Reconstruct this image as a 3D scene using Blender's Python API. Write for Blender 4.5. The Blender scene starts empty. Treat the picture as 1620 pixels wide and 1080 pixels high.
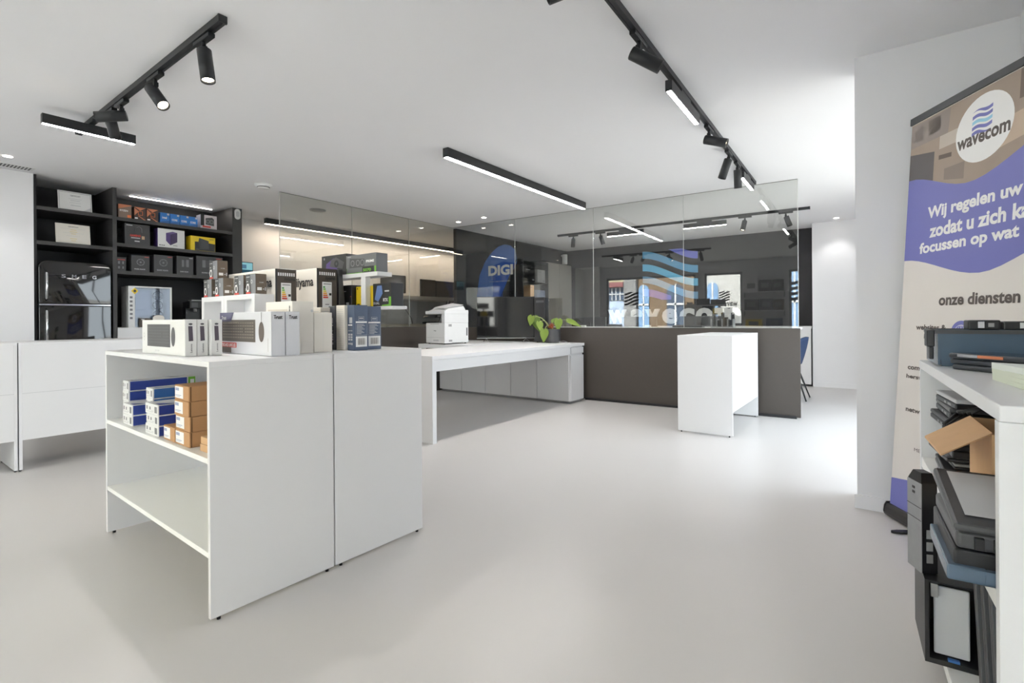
import bpy, bmesh, math, random
from math import sin, cos, pi, radians as R_
from mathutils import Vector as V3, Matrix
random.seed(7)
S = bpy.context.scene
C = S.collection

# ------------------------------------------------------------------ camera, sky, sun, exposure
YAW = R_(36.0); CAM_H = 1.06
FW = V3((-sin(YAW), cos(YAW), 0)); RT = V3((cos(YAW), sin(YAW), 0)); UP = V3((0, 0, 1))
cam = bpy.data.cameras.new('camera'); camo = bpy.data.objects.new('camera', cam); C.objects.link(camo)
cam.sensor_width = 36.0; cam.lens = 800.0 / 1620.0 * 36.0
cam.shift_x = 0.0; cam.shift_y = -35.0 / 1620.0
cam.clip_start = 0.02; cam.clip_end = 200
roll = 0.007
xa = RT * cos(roll) - UP * sin(roll); ya = RT * sin(roll) + UP * cos(roll)
camo.matrix_world = Matrix(((xa.x, ya.x, -FW.x, 0), (xa.y, ya.y, -FW.y, 0), (xa.z, ya.z, -FW.z, CAM_H), (0, 0, 0, 1)))
S.camera = camo

w = bpy.data.worlds.new('sky'); S.world = w; w.use_nodes = True
bg = w.node_tree.nodes['Background']; bg.inputs[0].default_value = (0.86, 0.93, 1.0, 1); bg.inputs[1].default_value = 3.5
sun = bpy.data.lights.new('sun', 'SUN'); sun.energy = 16.0; sun.angle = R_(1.0); sun.color = (1, 0.99, 0.97)
suno = bpy.data.objects.new('sun', sun); C.objects.link(suno)
suno.rotation_euler = V3((0.12, -0.75, -0.62)).to_track_quat('-Z', 'Y').to_euler(); suno.location = (0, 12, 12)
S.view_settings.view_transform = 'Standard'; S.view_settings.look = 'None'
S.view_settings.gamma = 1.0; S.view_settings.use_curve_mapping = False
S.view_settings.exposure = 1.02
S.cycles.use_denoising = True
S.cycles.max_bounces = 12; S.cycles.diffuse_bounces = 5; S.cycles.glossy_bounces = 5; S.cycles.transparent_max_bounces = 20
S.cycles.sample_clamp_indirect = 6.0; S.cycles.caustics_reflective = False; S.cycles.caustics_refractive = False

def portal(loc, rot, sx, sy):
    l = bpy.data.lights.new('daylight_portal', 'AREA'); l.shape = 'RECTANGLE'; l.size = sx; l.size_y = sy
    l.energy = 1; l.cycles.is_portal = True
    o = bpy.data.objects.new('daylight_portal', l); C.objects.link(o); o.location = loc; o.rotation_euler = rot
portal((0.72, 5.33, 1.15), (0, R_(90), 0), 2.3, 3.2)          # side glazing, light travels to -x
portal((-4.65, -1.72, 1.4), (R_(90), 0, 0), 2.4, 1.6)
portal((-2.75, -1.72, 1.1), (R_(90), 0, 0), 0.9, 2.2)
portal((-0.5, -1.72, 1.25), (R_(90), 0, 0), 1.5, 1.9)

# ------------------------------------------------------------------ materials
def lin(c):
    return tuple((x / 255 / 12.92 if x / 255 <= 0.04045 else ((x / 255 + 0.055) / 1.055) ** 2.4) for x in c)
MATS = {}
def M(name, rgb, rough=0.5, metal=0.0, noise=0.03, scale=12.0, spec=0.5, bump=0.0, coat=0.0):
    if name in MATS: return MATS[name]
    m = bpy.data.materials.new(name); m.use_nodes = True; nt = m.node_tree; b = nt.nodes['Principled BSDF']
    c = lin(rgb)
    if noise > 0:
        tc = nt.nodes.new('ShaderNodeTexCoord'); nz = nt.nodes.new('ShaderNodeTexNoise'); nz.inputs['Scale'].default_value = scale
        nz.inputs['Detail'].default_value = 3.0
        mx = nt.nodes.new('ShaderNodeMix'); mx.data_type = 'RGBA'
        mx.inputs[6].default_value = tuple(x * (1 - noise) for x in c) + (1,)
        mx.inputs[7].default_value = tuple(min(1, x * (1 + noise)) for x in c) + (1,)
        nt.links.new(tc.outputs['Object'], nz.inputs['Vector']); nt.links.new(nz.outputs['Fac'], mx.inputs[0])
        nt.links.new(mx.outputs[2], b.inputs['Base Color'])
        if bump > 0:
            bp = nt.nodes.new('ShaderNodeBump'); bp.inputs['Strength'].default_value = bump; bp.inputs['Distance'].default_value = 0.01
            nt.links.new(nz.outputs['Fac'], bp.inputs['Height']); nt.links.new(bp.outputs['Normal'], b.inputs['Normal'])
    else:
        b.inputs['Base Color'].default_value = c + (1,)
    b.inputs['Roughness'].default_value = rough; b.inputs['Metallic'].default_value = metal
    b.inputs['Specular IOR Level'].default_value = spec
    if coat: b.inputs['Coat Weight'].default_value = coat; b.inputs['Coat Roughness'].default_value = 0.03
    MATS[name] = m; return m
def EM(name, rgb, strength):
    if name in MATS: return MATS[name]
    m = bpy.data.materials.new(name); m.use_nodes = True; nt = m.node_tree
    for n in list(nt.nodes): nt.nodes.remove(n)
    o = nt.nodes.new('ShaderNodeOutputMaterial'); e = nt.nodes.new('ShaderNodeEmission')
    e.inputs[0].default_value = lin(rgb) + (1,); e.inputs[1].default_value = strength
    nt.links.new(e.outputs[0], o.inputs[0]); MATS[name] = m; return m
def GLASS(name, tint=(250, 250, 248), ior=1.5):
    if name in MATS: return MATS[name]
    m = bpy.data.materials.new(name); m.use_nodes = True; nt = m.node_tree
    for n in list(nt.nodes): nt.nodes.remove(n)
    o = nt.nodes.new('ShaderNodeOutputMaterial'); t = nt.nodes.new('ShaderNodeBsdfTransparent'); g = nt.nodes.new('ShaderNodeBsdfGlossy')
    f = nt.nodes.new('ShaderNodeFresnel'); x = nt.nodes.new('ShaderNodeMixShader')
    # thin pane: both of its faces reflect like the outer one (no total reflection inside)
    ge = nt.nodes.new('ShaderNodeNewGeometry'); mr = nt.nodes.new('ShaderNodeMapRange')
    mr.inputs['To Min'].default_value = ior; mr.inputs['To Max'].default_value = 1.0 / ior
    nt.links.new(ge.outputs['Backfacing'], mr.inputs['Value']); nt.links.new(mr.outputs[0], f.inputs[0])
    t.inputs[0].default_value = lin(tint) + (1,); g.inputs['Roughness'].default_value = 0.0
    nt.links.new(f.outputs[0], x.inputs[0]); nt.links.new(t.outputs[0], x.inputs[1]); nt.links.new(g.outputs[0], x.inputs[2])
    nt.links.new(x.outputs[0], o.inputs[0]); MATS[name] = m; return m

WALL = M('wall_paint', (232, 232, 234), 0.75, noise=0.015, scale=4)
CEIL = M('ceiling_paint', (244, 244, 246), 0.85, noise=0.012, scale=2)
FLOOR = M('floor_epoxy', (201, 198, 196), 0.34, noise=0.02, scale=1.3, spec=0.45)
WHITE = M('white_laminate', (226, 226, 227), 0.35, noise=0.008, scale=6)
WHITE2 = M('white_edge', (238, 238, 236), 0.4, noise=0.005)
DARK = M('dark_counter_board', (72, 66, 61), 0.55, noise=0.05, scale=30)
BLACKW = M('anthracite_wall', (40, 40, 43), 0.6, noise=0.04, scale=8)
SHELF = M('anthracite_shelf_board', (62, 61, 61), 0.5, noise=0.05, scale=20)
SHELFB = M('anthracite_back_board', (34, 34, 37), 0.6, noise=0.05, scale=12)
BLKM = M('black_metal', (44, 46, 48), 0.42, noise=0.04, metal=0.3)
BLKP = M('black_plastic', (30, 30, 32), 0.4, noise=0.04)
BLKG = M('black_gloss', (14, 14, 15), 0.06, noise=0.02, coat=0.5)
SCREEN = M('dark_screen', (16, 16, 18), 0.08, noise=0.02)
CHROME = M('chrome', (205, 207, 210), 0.15, metal=1.0, noise=0.01)
GREYP = M('grey_plastic', (150, 150, 150), 0.45)
DGREY = M('dark_grey_plastic', (70, 71, 73), 0.45)
PRW = M('printer_white', (226, 227, 226), 0.4)
KRAFT = M('kraft_carton', (186, 143, 100), 0.75, noise=0.06, scale=25)
KRAFT2 = M('kraft_carton_light', (205, 166, 124), 0.75, noise=0.06, scale=25)
CARDW = M('white_carton', (226, 226, 225), 0.5, noise=0.02)
CARDC = M('cream_carton', (226, 221, 212), 0.55, noise=0.02)
CARDB = M('blue_carton', (44, 66, 150), 0.45, noise=0.06)
CARDB2 = M('mid_blue_carton', (52, 104, 172), 0.45, noise=0.06)
SLATE = M('slate_blue_carton', (84, 98, 122), 0.5, noise=0.05)
SLATEG = M('slate_grey_carton', (84, 86, 92), 0.5, noise=0.05)
BROWNK = M('dark_brown_carton', (78, 70, 62), 0.6, noise=0.08, scale=30)
CARDK = M('charcoal_carton', (58, 58, 60), 0.5, noise=0.06)
CARDK2 = M('black_carton', (30, 30, 32), 0.45, noise=0.06)
SILVC = M('silver_grey_carton', (128, 130, 134), 0.4, noise=0.06)
TAUPE = M('taupe_carton', (104, 92, 80), 0.5, noise=0.06)
PRINTK = M('print_black', (38, 38, 40), 0.5, noise=0)
PRINTG = M('print_grey', (120, 121, 124), 0.5, noise=0)
PRINTL = M('print_light_grey', (196, 197, 199), 0.5, noise=0)
PRINTW = M('print_white', (236, 236, 235), 0.5, noise=0)
RED = M('print_red', (206, 66, 56), 0.5, noise=0.03)
YEL = M('print_yellow', (240, 208, 40), 0.5, noise=0.04)
GRN = M('print_green', (110, 178, 50), 0.5, noise=0.04)
ORG = M('print_orange', (226, 120, 64), 0.5, noise=0.04)
PURP = M('print_purple', (80, 60, 120), 0.5, noise=0.05)
MINT = M('print_mint', (150, 214, 196), 0.5, noise=0.03)
INTB = M('print_bright_blue', (52, 128, 208), 0.45, noise=0.04)
COPPER = M('print_copper', (196, 120, 84), 0.45, noise=0.1)
INDIGO = M('banner_indigo', (112, 115, 184), 0.5, noise=0.02)
LBLUE = M('print_light_blue', (150, 205, 226), 0.45, noise=0.02)
GLS = GLASS('partition_glass', (244, 245, 243), 1.8)
WGLS = GLASS('window_glass', (250, 252, 252), 1.4)
EDGE = M('glass_edge', (196, 198, 194), 0.3, noise=0)
CHAN = M('glass_channel', (120, 119, 116), 0.5, noise=0)
LED = EM('led_strip', (255, 251, 248), 66.0)
LEDW = EM('led_strip_cool', (255, 247, 238), 18.0)
LENS = EM('spot_lens', (255, 236, 208), 9.0)
DOWN = EM('downlight_lens', (255, 244, 230), 14.0)
LENSOFF = M('spot_lens_unlit', (150, 150, 148), 0.2, metal=0.4, noise=0)

# ------------------------------------------------------------------ mesh helpers
class MB:
    def __init__(s): s.v = []; s.f = []; s.sm = []
    def add(s, vs, fs, sm=False):
        o = len(s.v); s.v += [tuple(p) for p in vs]; s.f += [tuple(i + o for i in f) for f in fs]; s.sm += [sm] * len(fs); return s
    def box(s, x0, y0, z0, x1, y1, z1):
        x0, x1 = sorted((x0, x1)); y0, y1 = sorted((y0, y1)); z0, z1 = sorted((z0, z1))
        return s.add([(x0,y0,z0),(x1,y0,z0),(x1,y1,z0),(x0,y1,z0),(x0,y0,z1),(x1,y0,z1),(x1,y1,z1),(x0,y1,z1)],
                     [(0,3,2,1),(4,5,6,7),(0,1,5,4),(1,2,6,5),(2,3,7,6),(3,0,4,7)])
    def obox(s, c, ax, hx, ay, hy, az, hz):
        c = V3(c); ax = V3(ax).normalized() * hx; ay = V3(ay).normalized() * hy; az = V3(az).normalized() * hz
        p = [c - ax - ay - az, c + ax - ay - az, c + ax + ay - az, c - ax + ay - az, c - ax - ay + az, c + ax - ay + az, c + ax + ay + az, c - ax + ay + az]
        return s.add(p, [(0,3,2,1),(4,5,6,7),(0,1,5,4),(1,2,6,5),(2,3,7,6),(3,0,4,7)])
    def prism(s, pts, n):            # pts: planar 3D loop, n: extrusion vector
        k = len(pts); n = V3(n); a = [V3(p) for p in pts]; b = [p + n for p in a]
        return s.add(a + b, [tuple(range(k))[::-1], tuple(range(k, 2 * k))] + [(i, (i + 1) % k, (i + 1) % k + k, i + k) for i in range(k)])
    def poly(s, pts): return s.add(pts, [tuple(range(len(pts)))])
    def cyl(s, p0, p1, r0, r1=None, n=16, caps=True):
        r1 = r0 if r1 is None else r1; p0 = V3(p0); p1 = V3(p1); d = (p1 - p0).normalized()
        a = d.orthogonal().normalized(); b = d.cross(a); vs = []
        for p, r in ((p0, r0), (p1, r1)):
            vs += [p + a * r * cos(2*pi*i/n) + b * r * sin(2*pi*i/n) for i in range(n)]
        s.add(vs, [(i, (i+1) % n, (i+1) % n + n, i + n) for i in range(n)], True)
        if caps: s.add(vs, [tuple(range(n))[::-1], tuple(range(n, 2*n))])
        return s
    def tube(s, pts, r, n=8):
        pts = [V3(p) for p in pts]; rings = []; a = None
        for i, p in enumerate(pts):
            d = (pts[min(i+1, len(pts)-1)] - pts[max(i-1, 0)]).normalized()
            a = d.orthogonal().normalized() if a is None else (a - d * a.dot(d)).normalized()
            b = d.cross(a); rr = r[i] if isinstance(r, (list, tuple)) else r
            rings += [p + a * rr * cos(2*pi*k/n) + b * rr * sin(2*pi*k/n) for k in range(n)]
        m = len(pts)
        s.add(rings, [(i*n+k, i*n+(k+1) % n, (i+1)*n+(k+1) % n, (i+1)*n+k) for i in range(m-1) for k in range(n)], True)
        return s.add([rings[k] for k in range(n)] + [rings[(m-1)*n+k] for k in range(n)], [tuple(range(n))[::-1], tuple(range(n, 2*n))])
    def lathe(s, prof, c=(0,0,0), n=28):
        vs = [(c[0] + r*cos(2*pi*k/n), c[1] + r*sin(2*pi*k/n), c[2] + z) for r, z in prof for k in range(n)]; m = len(prof)
        return s.add(vs, [(i*n+k, i*n+(k+1) % n, (i+1)*n+(k+1) % n, (i+1)*n+k) for i in range(m-1) for k in range(n)], True)
    def build(s, name, mat, parent=None, bevel=0.0, seg=2, smooth=False):
        me = bpy.data.meshes.new(name); bm = bmesh.new()
        vs = [bm.verts.new(p) for p in s.v]
        for f, sm in zip(s.f, s.sm):
            try:
                q = bm.faces.new([vs[i] for i in f]); q.smooth = sm or smooth
            except ValueError: pass
        bmesh.ops.remove_doubles(bm, verts=bm.verts, dist=1e-6)
        bmesh.ops.recalc_face_normals(bm, faces=bm.faces)
        if bevel > 0:
            es = [e for e in bm.edges if len(e.link_faces) == 2 and e.calc_face_angle(0) > 0.6]
            bmesh.ops.bevel(bm, geom=es, offset=bevel, segments=seg, affect='EDGES', profile=0.5, clamp_overlap=True)
        bm.to_mesh(me); bm.free()
        me.materials.append(mat); o = bpy.data.objects.new(name, me); C.objects.link(o)
        if parent: o.parent = parent
        return o
def tag(o, label, cat, group=None):
    o['label'] = label; o['category'] = cat
    if group: o['group'] = group
    return o
def thing(name, label, cat, loc=(0,0,0), rz=0.0, group=None):
    o = bpy.data.objects.new(name, None); C.objects.link(o); o.location = loc; o.rotation_euler = (0, 0, rz)
    o.empty_display_size = 0.1
    return tag(o, label, cat, group)
def struct(name, mb, mat, parent=None, bevel=0):
    o = mb.build(name, mat, parent, bevel)
    if not parent: o['kind'] = 'structure'
    return o

_txt = {}
def text_geo(s, bold):
    key = (s, bold)
    if key not in _txt:
        cu = bpy.data.curves.new('t', 'FONT'); cu.body = s; cu.size = 1.0; cu.resolution_u = 3; cu.offset = bold
        o = bpy.data.objects.new('t', cu); C.objects.link(o)
        dg = bpy.context.evaluated_depsgraph_get(); me = bpy.data.meshes.new_from_object(o.evaluated_get(dg))
        vs = [(v.co.x, v.co.y) for v in me.vertices]; fs = [tuple(p.vertices) for p in me.polygons]
        bpy.data.objects.remove(o); bpy.data.curves.remove(cu); bpy.data.meshes.remove(me)
        x0 = min(v[0] for v in vs); x1 = max(v[0] for v in vs); y0 = min(v[1] for v in vs); y1 = max(v[1] for v in vs)
        _txt[key] = ([((x-x0)/(x1-x0), (y-y0)/(y1-y0)) for x, y in vs], fs)
    return _txt[key]
def text(name, s, mp, u0, v0, wd, hg, mat, parent, bold=0.02, rot=False, thick=None):
    """lettering stretched to the rectangle (u0,v0,wd,hg) of the surface map mp(u,v)->xyz"""
    vs, fs = text_geo(s, bold)
    if rot: pts = [mp(u0 + (1 - y) * wd, v0 + x * hg) for x, y in vs]
    else: pts = [mp(u0 + x * wd, v0 + y * hg) for x, y in vs]
    b = MB(); b.add(pts, fs)
    if thick:
        o = len(pts); t = V3(thick); b.add([V3(p) + t for p in pts], fs)
        from collections import Counter
        cnt = Counter(frozenset((f[i], f[(i+1) % len(f)])) for f in fs for i in range(len(f)))
        for f in fs:
            for i in range(len(f)):
                a, c = f[i], f[(i+1) % len(f)]
                if cnt[frozenset((a, c))] == 1: b.f.append((a, c, c + o, a + o)); b.sm.append(False)
    return b.build(name, mat, parent)
class Face:
    """a flat face of a box: origin o, axes U,V, normal N; prints lie a hair above it"""
    def __init__(s, o, U, Vv, Nn, W, H): s.o = V3(o); s.U = V3(U); s.V = V3(Vv); s.N = V3(Nn); s.W = W; s.H = H
    def mp(s, lvl=1): return lambda u, v: s.o + s.U * (u * s.W) + s.V * (v * s.H) + s.N * (0.0007 * lvl)
    def rect(s, mb, u0, v0, u1, v1, lvl=1):
        m = s.mp(lvl); return mb.poly([m(u0, v0), m(u1, v0), m(u1, v1), m(u0, v1)])
    def pr(s, name, mat, par, *rects, lvl=1):
        b = MB()
        for r in rects: s.rect(b, *r, lvl=lvl)
        return b.build(name, mat, par)
    def pl(s, name, mat, par, pts, lvl=1):
        m = s.mp(lvl); return MB().poly([m(u, v) for u, v in pts]).build(name, mat, par)
    def disc(s, name, mat, par, cu, cv, r, lvl=1, inner=0.0, n=24, sq=1.0):
        m = s.mp(lvl); b = MB(); rx = r / s.W; ry = r / s.H * sq
        if inner:
            b.add([m(cu + rx*k*cos(2*pi*i/n), cv + ry*k*sin(2*pi*i/n)) for k in (1, inner) for i in range(n)], [(i, (i+1) % n, (i+1) % n + n, i + n) for i in range(n)])
        else: b.poly([m(cu + rx*cos(2*pi*i/n), cv + ry*sin(2*pi*i/n)) for i in range(n)])
        return b.build(name, mat, par)
    def tx(s, txt, u0, v0, wd, hg, mat, par, name='lettering', bold=0.02, rot=False, lvl=2):
        return text(name, txt, s.mp(lvl), u0, v0, wd, hg, mat, par, bold, rot)
def box_faces(W, D, H):
    return dict(front=Face((0,0,0),(1,0,0),(0,0,1),(0,-1,0),W,H), right=Face((W,0,0),(0,1,0),(0,0,1),(1,0,0),D,H),
                left=Face((0,D,0),(0,-1,0),(0,0,1),(-1,0,0),D,H), top=Face((0,0,H),(1,0,0),(0,1,0),(0,0,1),W,D))
def carton(name, label, loc, rz, W, D, H, mat, group=None, cat='box', bevel=0.0015):
    r = thing(name, label, cat, loc, rz, group)
    MB().box(0,0,0,W,D,H).build('carton', mat, r, bevel, 1)
    return r, box_faces(W, D, H)
def waves(face, mats, par, u0, v0, u1, v1, n=4, name='wave_emblem', lvl=2, ends=True):
    """stack of S-curved ribbons, wedges cut off at the top right and bottom left"""
    m = face.mp(lvl); th = (v1 - v0) * 0.145; drop = (v1 - v0) * 0.34; K = 14
    def cs(t): return 0.5 - 0.5 * (t * t * (3 - 2 * t)) * 2
    rows = [v1 + drop * 0.12 - th, v1 - drop * 0.55 - th * 0.4, v1 - drop * 1.3 - th * 0.2, v1 - drop * 2.05]
    for k in range(5):
        cv = v1 + drop * 0.5 - k * (v1 - v0 + drop * 0.0) * 0.25 + th * 0.0
        b = MB()
        for i in range(K):
            q = []
            for t, sgn in ((i / K, -1), ((i + 1) / K, -1), ((i + 1) / K, 1), (i / K, 1)):
                y = cv + cs(t) * drop + sgn * th / 2 - drop * 0.5
                q.append((u0 + (u1 - u0) * t, min(max(y, v0), v1)))
            if abs(q[0][1] - q[3][1]) + abs(q[1][1] - q[2][1]) < 1e-5: continue
            b.poly([m(*p) for p in q])
        if b.f: b.build(name, mats[k % len(mats)], par)

# ------------------------------------------------------------------ the room
ZC = 2.5
struct('floor', MB().box(-7.3, -1.75, -0.06, 0.75, 9.6, 0.0), FLOOR)
struct('ceiling', MB().box(-7.3, -1.75, ZC, 0.75, 9.6, ZC + 0.1), CEIL)
struct('wall_left', MB().box(-7.3, 1.24, 0, -7.2, 9.6, ZC), WALL)
struct('wall_left_front', MB().box(-7.3, -1.6, 0, -6.58, 1.235, ZC - 0.004), WALL)
struct('wall_back', MB().box(-5.40, 9.42, 0, -0.83, 9.55, ZC), BLACKW)
struct('wall_back_left', MB().box(-7.2, 9.42, 0, -5.40, 9.55, ZC), WALL)
struct('wall_office', MB().box(-5.46, 5.95, 0, -5.40, 9.42, ZC), BLACKW)
struct('wall_back_right', MB().box(-0.83, 8.98, 0, 0.7, 9.55, ZC), WALL)
struct('baseboard_back', MB().box(-0.82, 8.965, 0, 0.6, 8.98, 0.07), WALL)
struct('wall_right', MB().box(0.557, -1.6, 0, 0.7, 3.40, ZC), WALL)
struct('wall_pillar', MB().box(-0.105, 3.405, 0, 0.7, 3.66, ZC), WALL)
struct('baseboard_right', MB().box(-0.117, 3.392, 0, 0.55, 3.405, 0.075), WALL)
# front wall behind the viewer: two shop windows and the entrance
fw = MB()
for x0, x1, z0, z1 in ((-7.3, -5.88, 0, ZC), (-5.88, -3.42, 0, 0.6), (-5.88, -3.42, 2.2, ZC), (-3.42, -3.2, 0, ZC), (-3.2, -2.3, 2.2, ZC), (-2.3, -1.28, 0, ZC),
                       (-1.28, 0.25, 0, 0.3), (-1.28, 0.25, 2.2, ZC), (0.25, 0.7, 0, ZC)):
    fw.box(x0, -1.75, z0, x1, -1.6, z1)
struct('wall_front', fw, WALL)
FRM = M('window_frame_paint', (150, 152, 156), 0.4)
def window(n, x0, x1, z0, z1, y=-1.68):
    f = MB(); t = 0.05
    f.box(x0, y-.03, z0, x0+t, y+.03, z1).box(x1-t, y-.03, z0, x1, y+.03, z1).box(x0+t, y-.03, z0, x1-t, y+.03, z0+t).box(x0+t, y-.03, z1-t, x1-t, y+.03, z1)
    r = struct(n, f, FRM); MB().box(x0+t, y-.004, z0+t, x1-t, y+.004, z1-t).build('pane', WGLS, r); return r
w1 = window('window_1', -5.88, -3.42, 0.6, 2.2); d1 = window('door_1', -3.2, -2.3, 0.0, 2.2); w2 = window('window_2', -1.28, 0.25, 0.3, 2.2)
inside = lambda x0, x1, z0, z1: Face((x0, -1.67, z0), (1,0,0), (0,0,1), (0,1,0), x1-x0, z1-z0)
mirr = lambda x0, x1, z0, z1: Face((x1, -1.672, z0), (-1,0,0), (0,0,1), (0,1,0), x1-x0, z1-z0)
for par, (x0, x1, z0, z1), m in ((w1, (-5.36, -4.95, 1.42, 1.80), PRINTK), (d1, (-2.86, -2.6, 1.48, 1.74), PRINTK), (w2, (-1.24, -0.7, 1.45, 1.95), M('decal_blue', (120, 140, 170), 0.5, noise=0))):
    waves(mirr(x0, x1, z0, z1), [m], par, 0, 0, 1, 1)
fd = mirr(-3.0, -2.42, 1.28, 1.46)
fd.tx('wavecom', 0, 0.4, 1, 0.6, PRINTK, d1); fd.tx('solutions', 0.3, 0.05, 0.62, 0.25, PRINTK, d1)
# side glazing towards the street on the right, past the pillar
f = MB()
for y in (3.68, 4.75, 5.83, 6.9): f.box(0.6, y, 0, 0.66, y + 0.07, 2.3)
f.box(0.6, 3.68, 2.3, 0.66, 6.97, ZC)
w3 = struct('window_3', f, FRM); MB().box(0.626, 3.75, 0.0, 0.634, 6.9, 2.3).build('pane', WGLS, w3)
struct('wall_right_back', MB().box(0.6, 6.97, 0, 0.7, 8.98, ZC), WALL)
struct('ground', MB().box(-40, -40, -0.3, 40, 40, -0.12), M('street_paving', (150, 146, 140), 0.9, noise=0.15, scale=3))

# house across the street, seen mirrored in the glass
fa = thing('house_facade', 'stone house front across the street, seen only mirrored in the glass', 'building', (0, -9.0, -0.1))
STONE = M('pale_stone', (206, 203, 197), 0.9, noise=0.12, scale=9); TANB = M('tan_brick', (134, 112, 88), 0.9, noise=0.2, scale=14)
MB().box(-4.95, -1, 0, 8, 0, 8).build('wall', STONE, fa); MB().box(-7.5, -1, 0, -4.96, 0, 8).build('brick_wall', TANB, fa)
MB().box(-20, -1, 0, -7.51, 0, 8).build('left_wall', M('beige_render', (190, 182, 150), 0.9, noise=0.06), fa)
MB().box(-7.98, 0.0, 0, -7.45, 0.25, 3.4).build('pillar', M('grey_stone', (150, 148, 146), 0.9, noise=0.3, scale=20), fa)
BGL = M('window_glass_dark', (84, 98, 118), 0.2); BLG = M('blue_window_glass', (140, 176, 214), 0.2)
for x0, x1, zt, mt in ((-7.40, -6.95, 2.35, BLG), (-6.2, -5.5, 2.2, BGL), (-4.62, -4.22, 2.35, BLG), (-2.2, -1.0, 2.4, BLG)):
    n = 12; cx = (x0+x1)/2; r = (x1-x0)/2
    pts = [(x0, 0.02, 0.5), (x1, 0.02, 0.5), (x1, 0.02, zt)] + [(cx + r*cos(pi*i/n), 0.02, zt + r*sin(pi*i/n)) for i in range(1, n)] + [(x0, 0.02, zt)]
    wn = MB().prism(pts, (0, 0.03, 0)).build('arched_window', mt, fa)
    MB().box(x0, 0.05, 1.7, x1, 0.09, 1.78).box(cx-.03, 0.05, 0.6, cx+.03, 0.09, zt+r).build('glazing_bars', WHITE2, wn)
wn = MB().box(-8.95, 0.02, 1.95, -8.02, 0.05, 2.5).build('shop_window', BGL, fa)
b = MB(); b.box(-8.95, 0.05, 2.2, -8.02, 0.09, 2.24)
for k in range(6): x = -8.95 + 0.93*k/5; b.box(x-.02, 0.05, 1.95, x+.02, 0.09, 2.5)
b.build('glazing_bars', WHITE2, wn)
MB().box(-9.2, 0.1, 2.52, -8.0, 0.3, 2.72).build('awning', M('awning_red', (150, 96, 96), 0.8), fa)
MB().box(-9.2, 0.06, 0.2, -8.0, 0.14, 1.92).build('shop_panel', M('shop_panel_blue', (196, 212, 238), 0.6), fa)

# ------------------------------------------------------------------ glass partition
GL = [(3.04, 3.995), (3.995, 4.955), (4.955, 5.865)]
names = ['nearest the black shelving', 'in the middle of the left row', 'next to the inner corner']
for (y0, y1), nm in zip(GL, names):
    g = thing('glass_panel', 'clear full-height glass pane of the left partition, ' + nm, 'glass panel', (-5.40, y0, 0), 0, 'glass partition panes')
    MB().box(-0.005, 0.003, 0.966, 0.005, y1-y0-0.003, ZC-0.003).build('pane', GLS, g)
    MB().box(-0.005, -0.002, 0.966, 0.005, 0.0025, ZC-0.003).build('edge', EDGE, g)
    MB().box(-0.004, 0, ZC-0.004, 0.004, y1-y0, ZC-0.0005).build('top_channel', CHAN, g)
GA = V3((-5.40, 5.865, 0)); GB = V3((-0.67, 6.005, 0)); gd = (GB-GA).normalized(); grz = math.atan2(gd.y, gd.x)
xs = [-5.40, -4.225, -3.0, -1.85, -0.68]
names = ['beside the inner corner, before the blue flag', 'behind the potted plant', 'in front of the blue wave emblem', 'at its right free end above the dark counter']
for i in range(4):
    t0 = (xs[i] - GA.x) / gd.x; t1 = (xs[i+1] - GA.x) / gd.x
    g = thing('glass_panel', 'clear glass pane of the rear partition, ' + names[i], 'glass panel', GA + gd * t0, grz, 'glass partition panes')
    MB().box(0.003, -0.005, 0.947, t1-t0-0.003, 0.005, ZC-0.003).build('pane', GLS, g)
    MB().box(t1-t0-0.0025, -0.005, 0.947, t1-t0+0.002, 0.005, ZC-0.003).build('edge', EDGE, g)
    MB().box(0, -0.004, ZC-0.004, t1-t0, 0.004, ZC-0.0005).build('top_channel', CHAN, g)
pl = MB().box(-5.425, 3.04, 0, -5.375, 5.84, 0.965).build('partition_base', DARK); tag(pl, 'dark low partition board under the left glass panes', 'partition')

# ------------------------------------------------------------------ dark reception counter
rc = thing('reception_counter', 'long dark grey-brown reception counter under the rear glass wall', 'counter', GA, grz)
MB().box(0.03, 0.012, 0.012, 4.735, 0.05, 0.945).build('front_panel', DARK, rc, 0.002)
MB().box(2.27, -0.004, 0.0, 4.70, 0.010, 0.030).build('plinth', BLKP, rc)
MB().box(1.02, 0.052, 0.925, 4.70, 0.72, 0.947).build('worktop', WHITE, rc)
MB().box(4.20, 0.60, 0.0, 4.25, 0.70, 0.914).build('leg', GREYP, rc); MB().box(1.1, 0.60, 0.0, 1.15, 0.70, 0.914).build('leg', GREYP, rc)
rc.location = GA + V3((0, 0.0, 0))

# ------------------------------------------------------------------ display units (white, open on one side)
def display_unit(label, loc, rz, W=1.235, D=0.487, H=0.918, group='white display units', shelves=(0.575, 0.242)):
    r = thing('display_unit', label, 'display unit', loc, rz, group); t = 0.018; hp = H - 0.02
    MB().box(-W, 0, hp, 0, D, H).build('top', WHITE, r, 0.001, 1)
    MB().box(-t, 0, 0.012, 0, D, hp).build('side_panel', WHITE, r, 0.001, 1)
    MB().box(-W, 0, 0.012, -W+t, D, hp).build('side_panel', WHITE, r, 0.001, 1)
    MB().box(-W+t, D-t, 0.222, -t, D, hp).build('back_panel', WHITE, r)
    for z in shelves: MB().box(-W+t, 0.001, z-0.02, -t, D-t, z).build('shelf', WHITE2, r, 0.001, 1)
    MB().box(-W+t, D, 0.5535, -t, D+0.0006, 0.5565).build('joint_line', PRINTL, r)
    for x in (-W+0.009, -0.009):
        for y in (0.03, D-0.03): MB().cyl((x, y, 0), (x, y, 0.0125), 0.007, n=10).build('foot', BLKP, r)
    return r
NX, NY, RZ = -1.905, 0.81, R_(-1.9)
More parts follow.
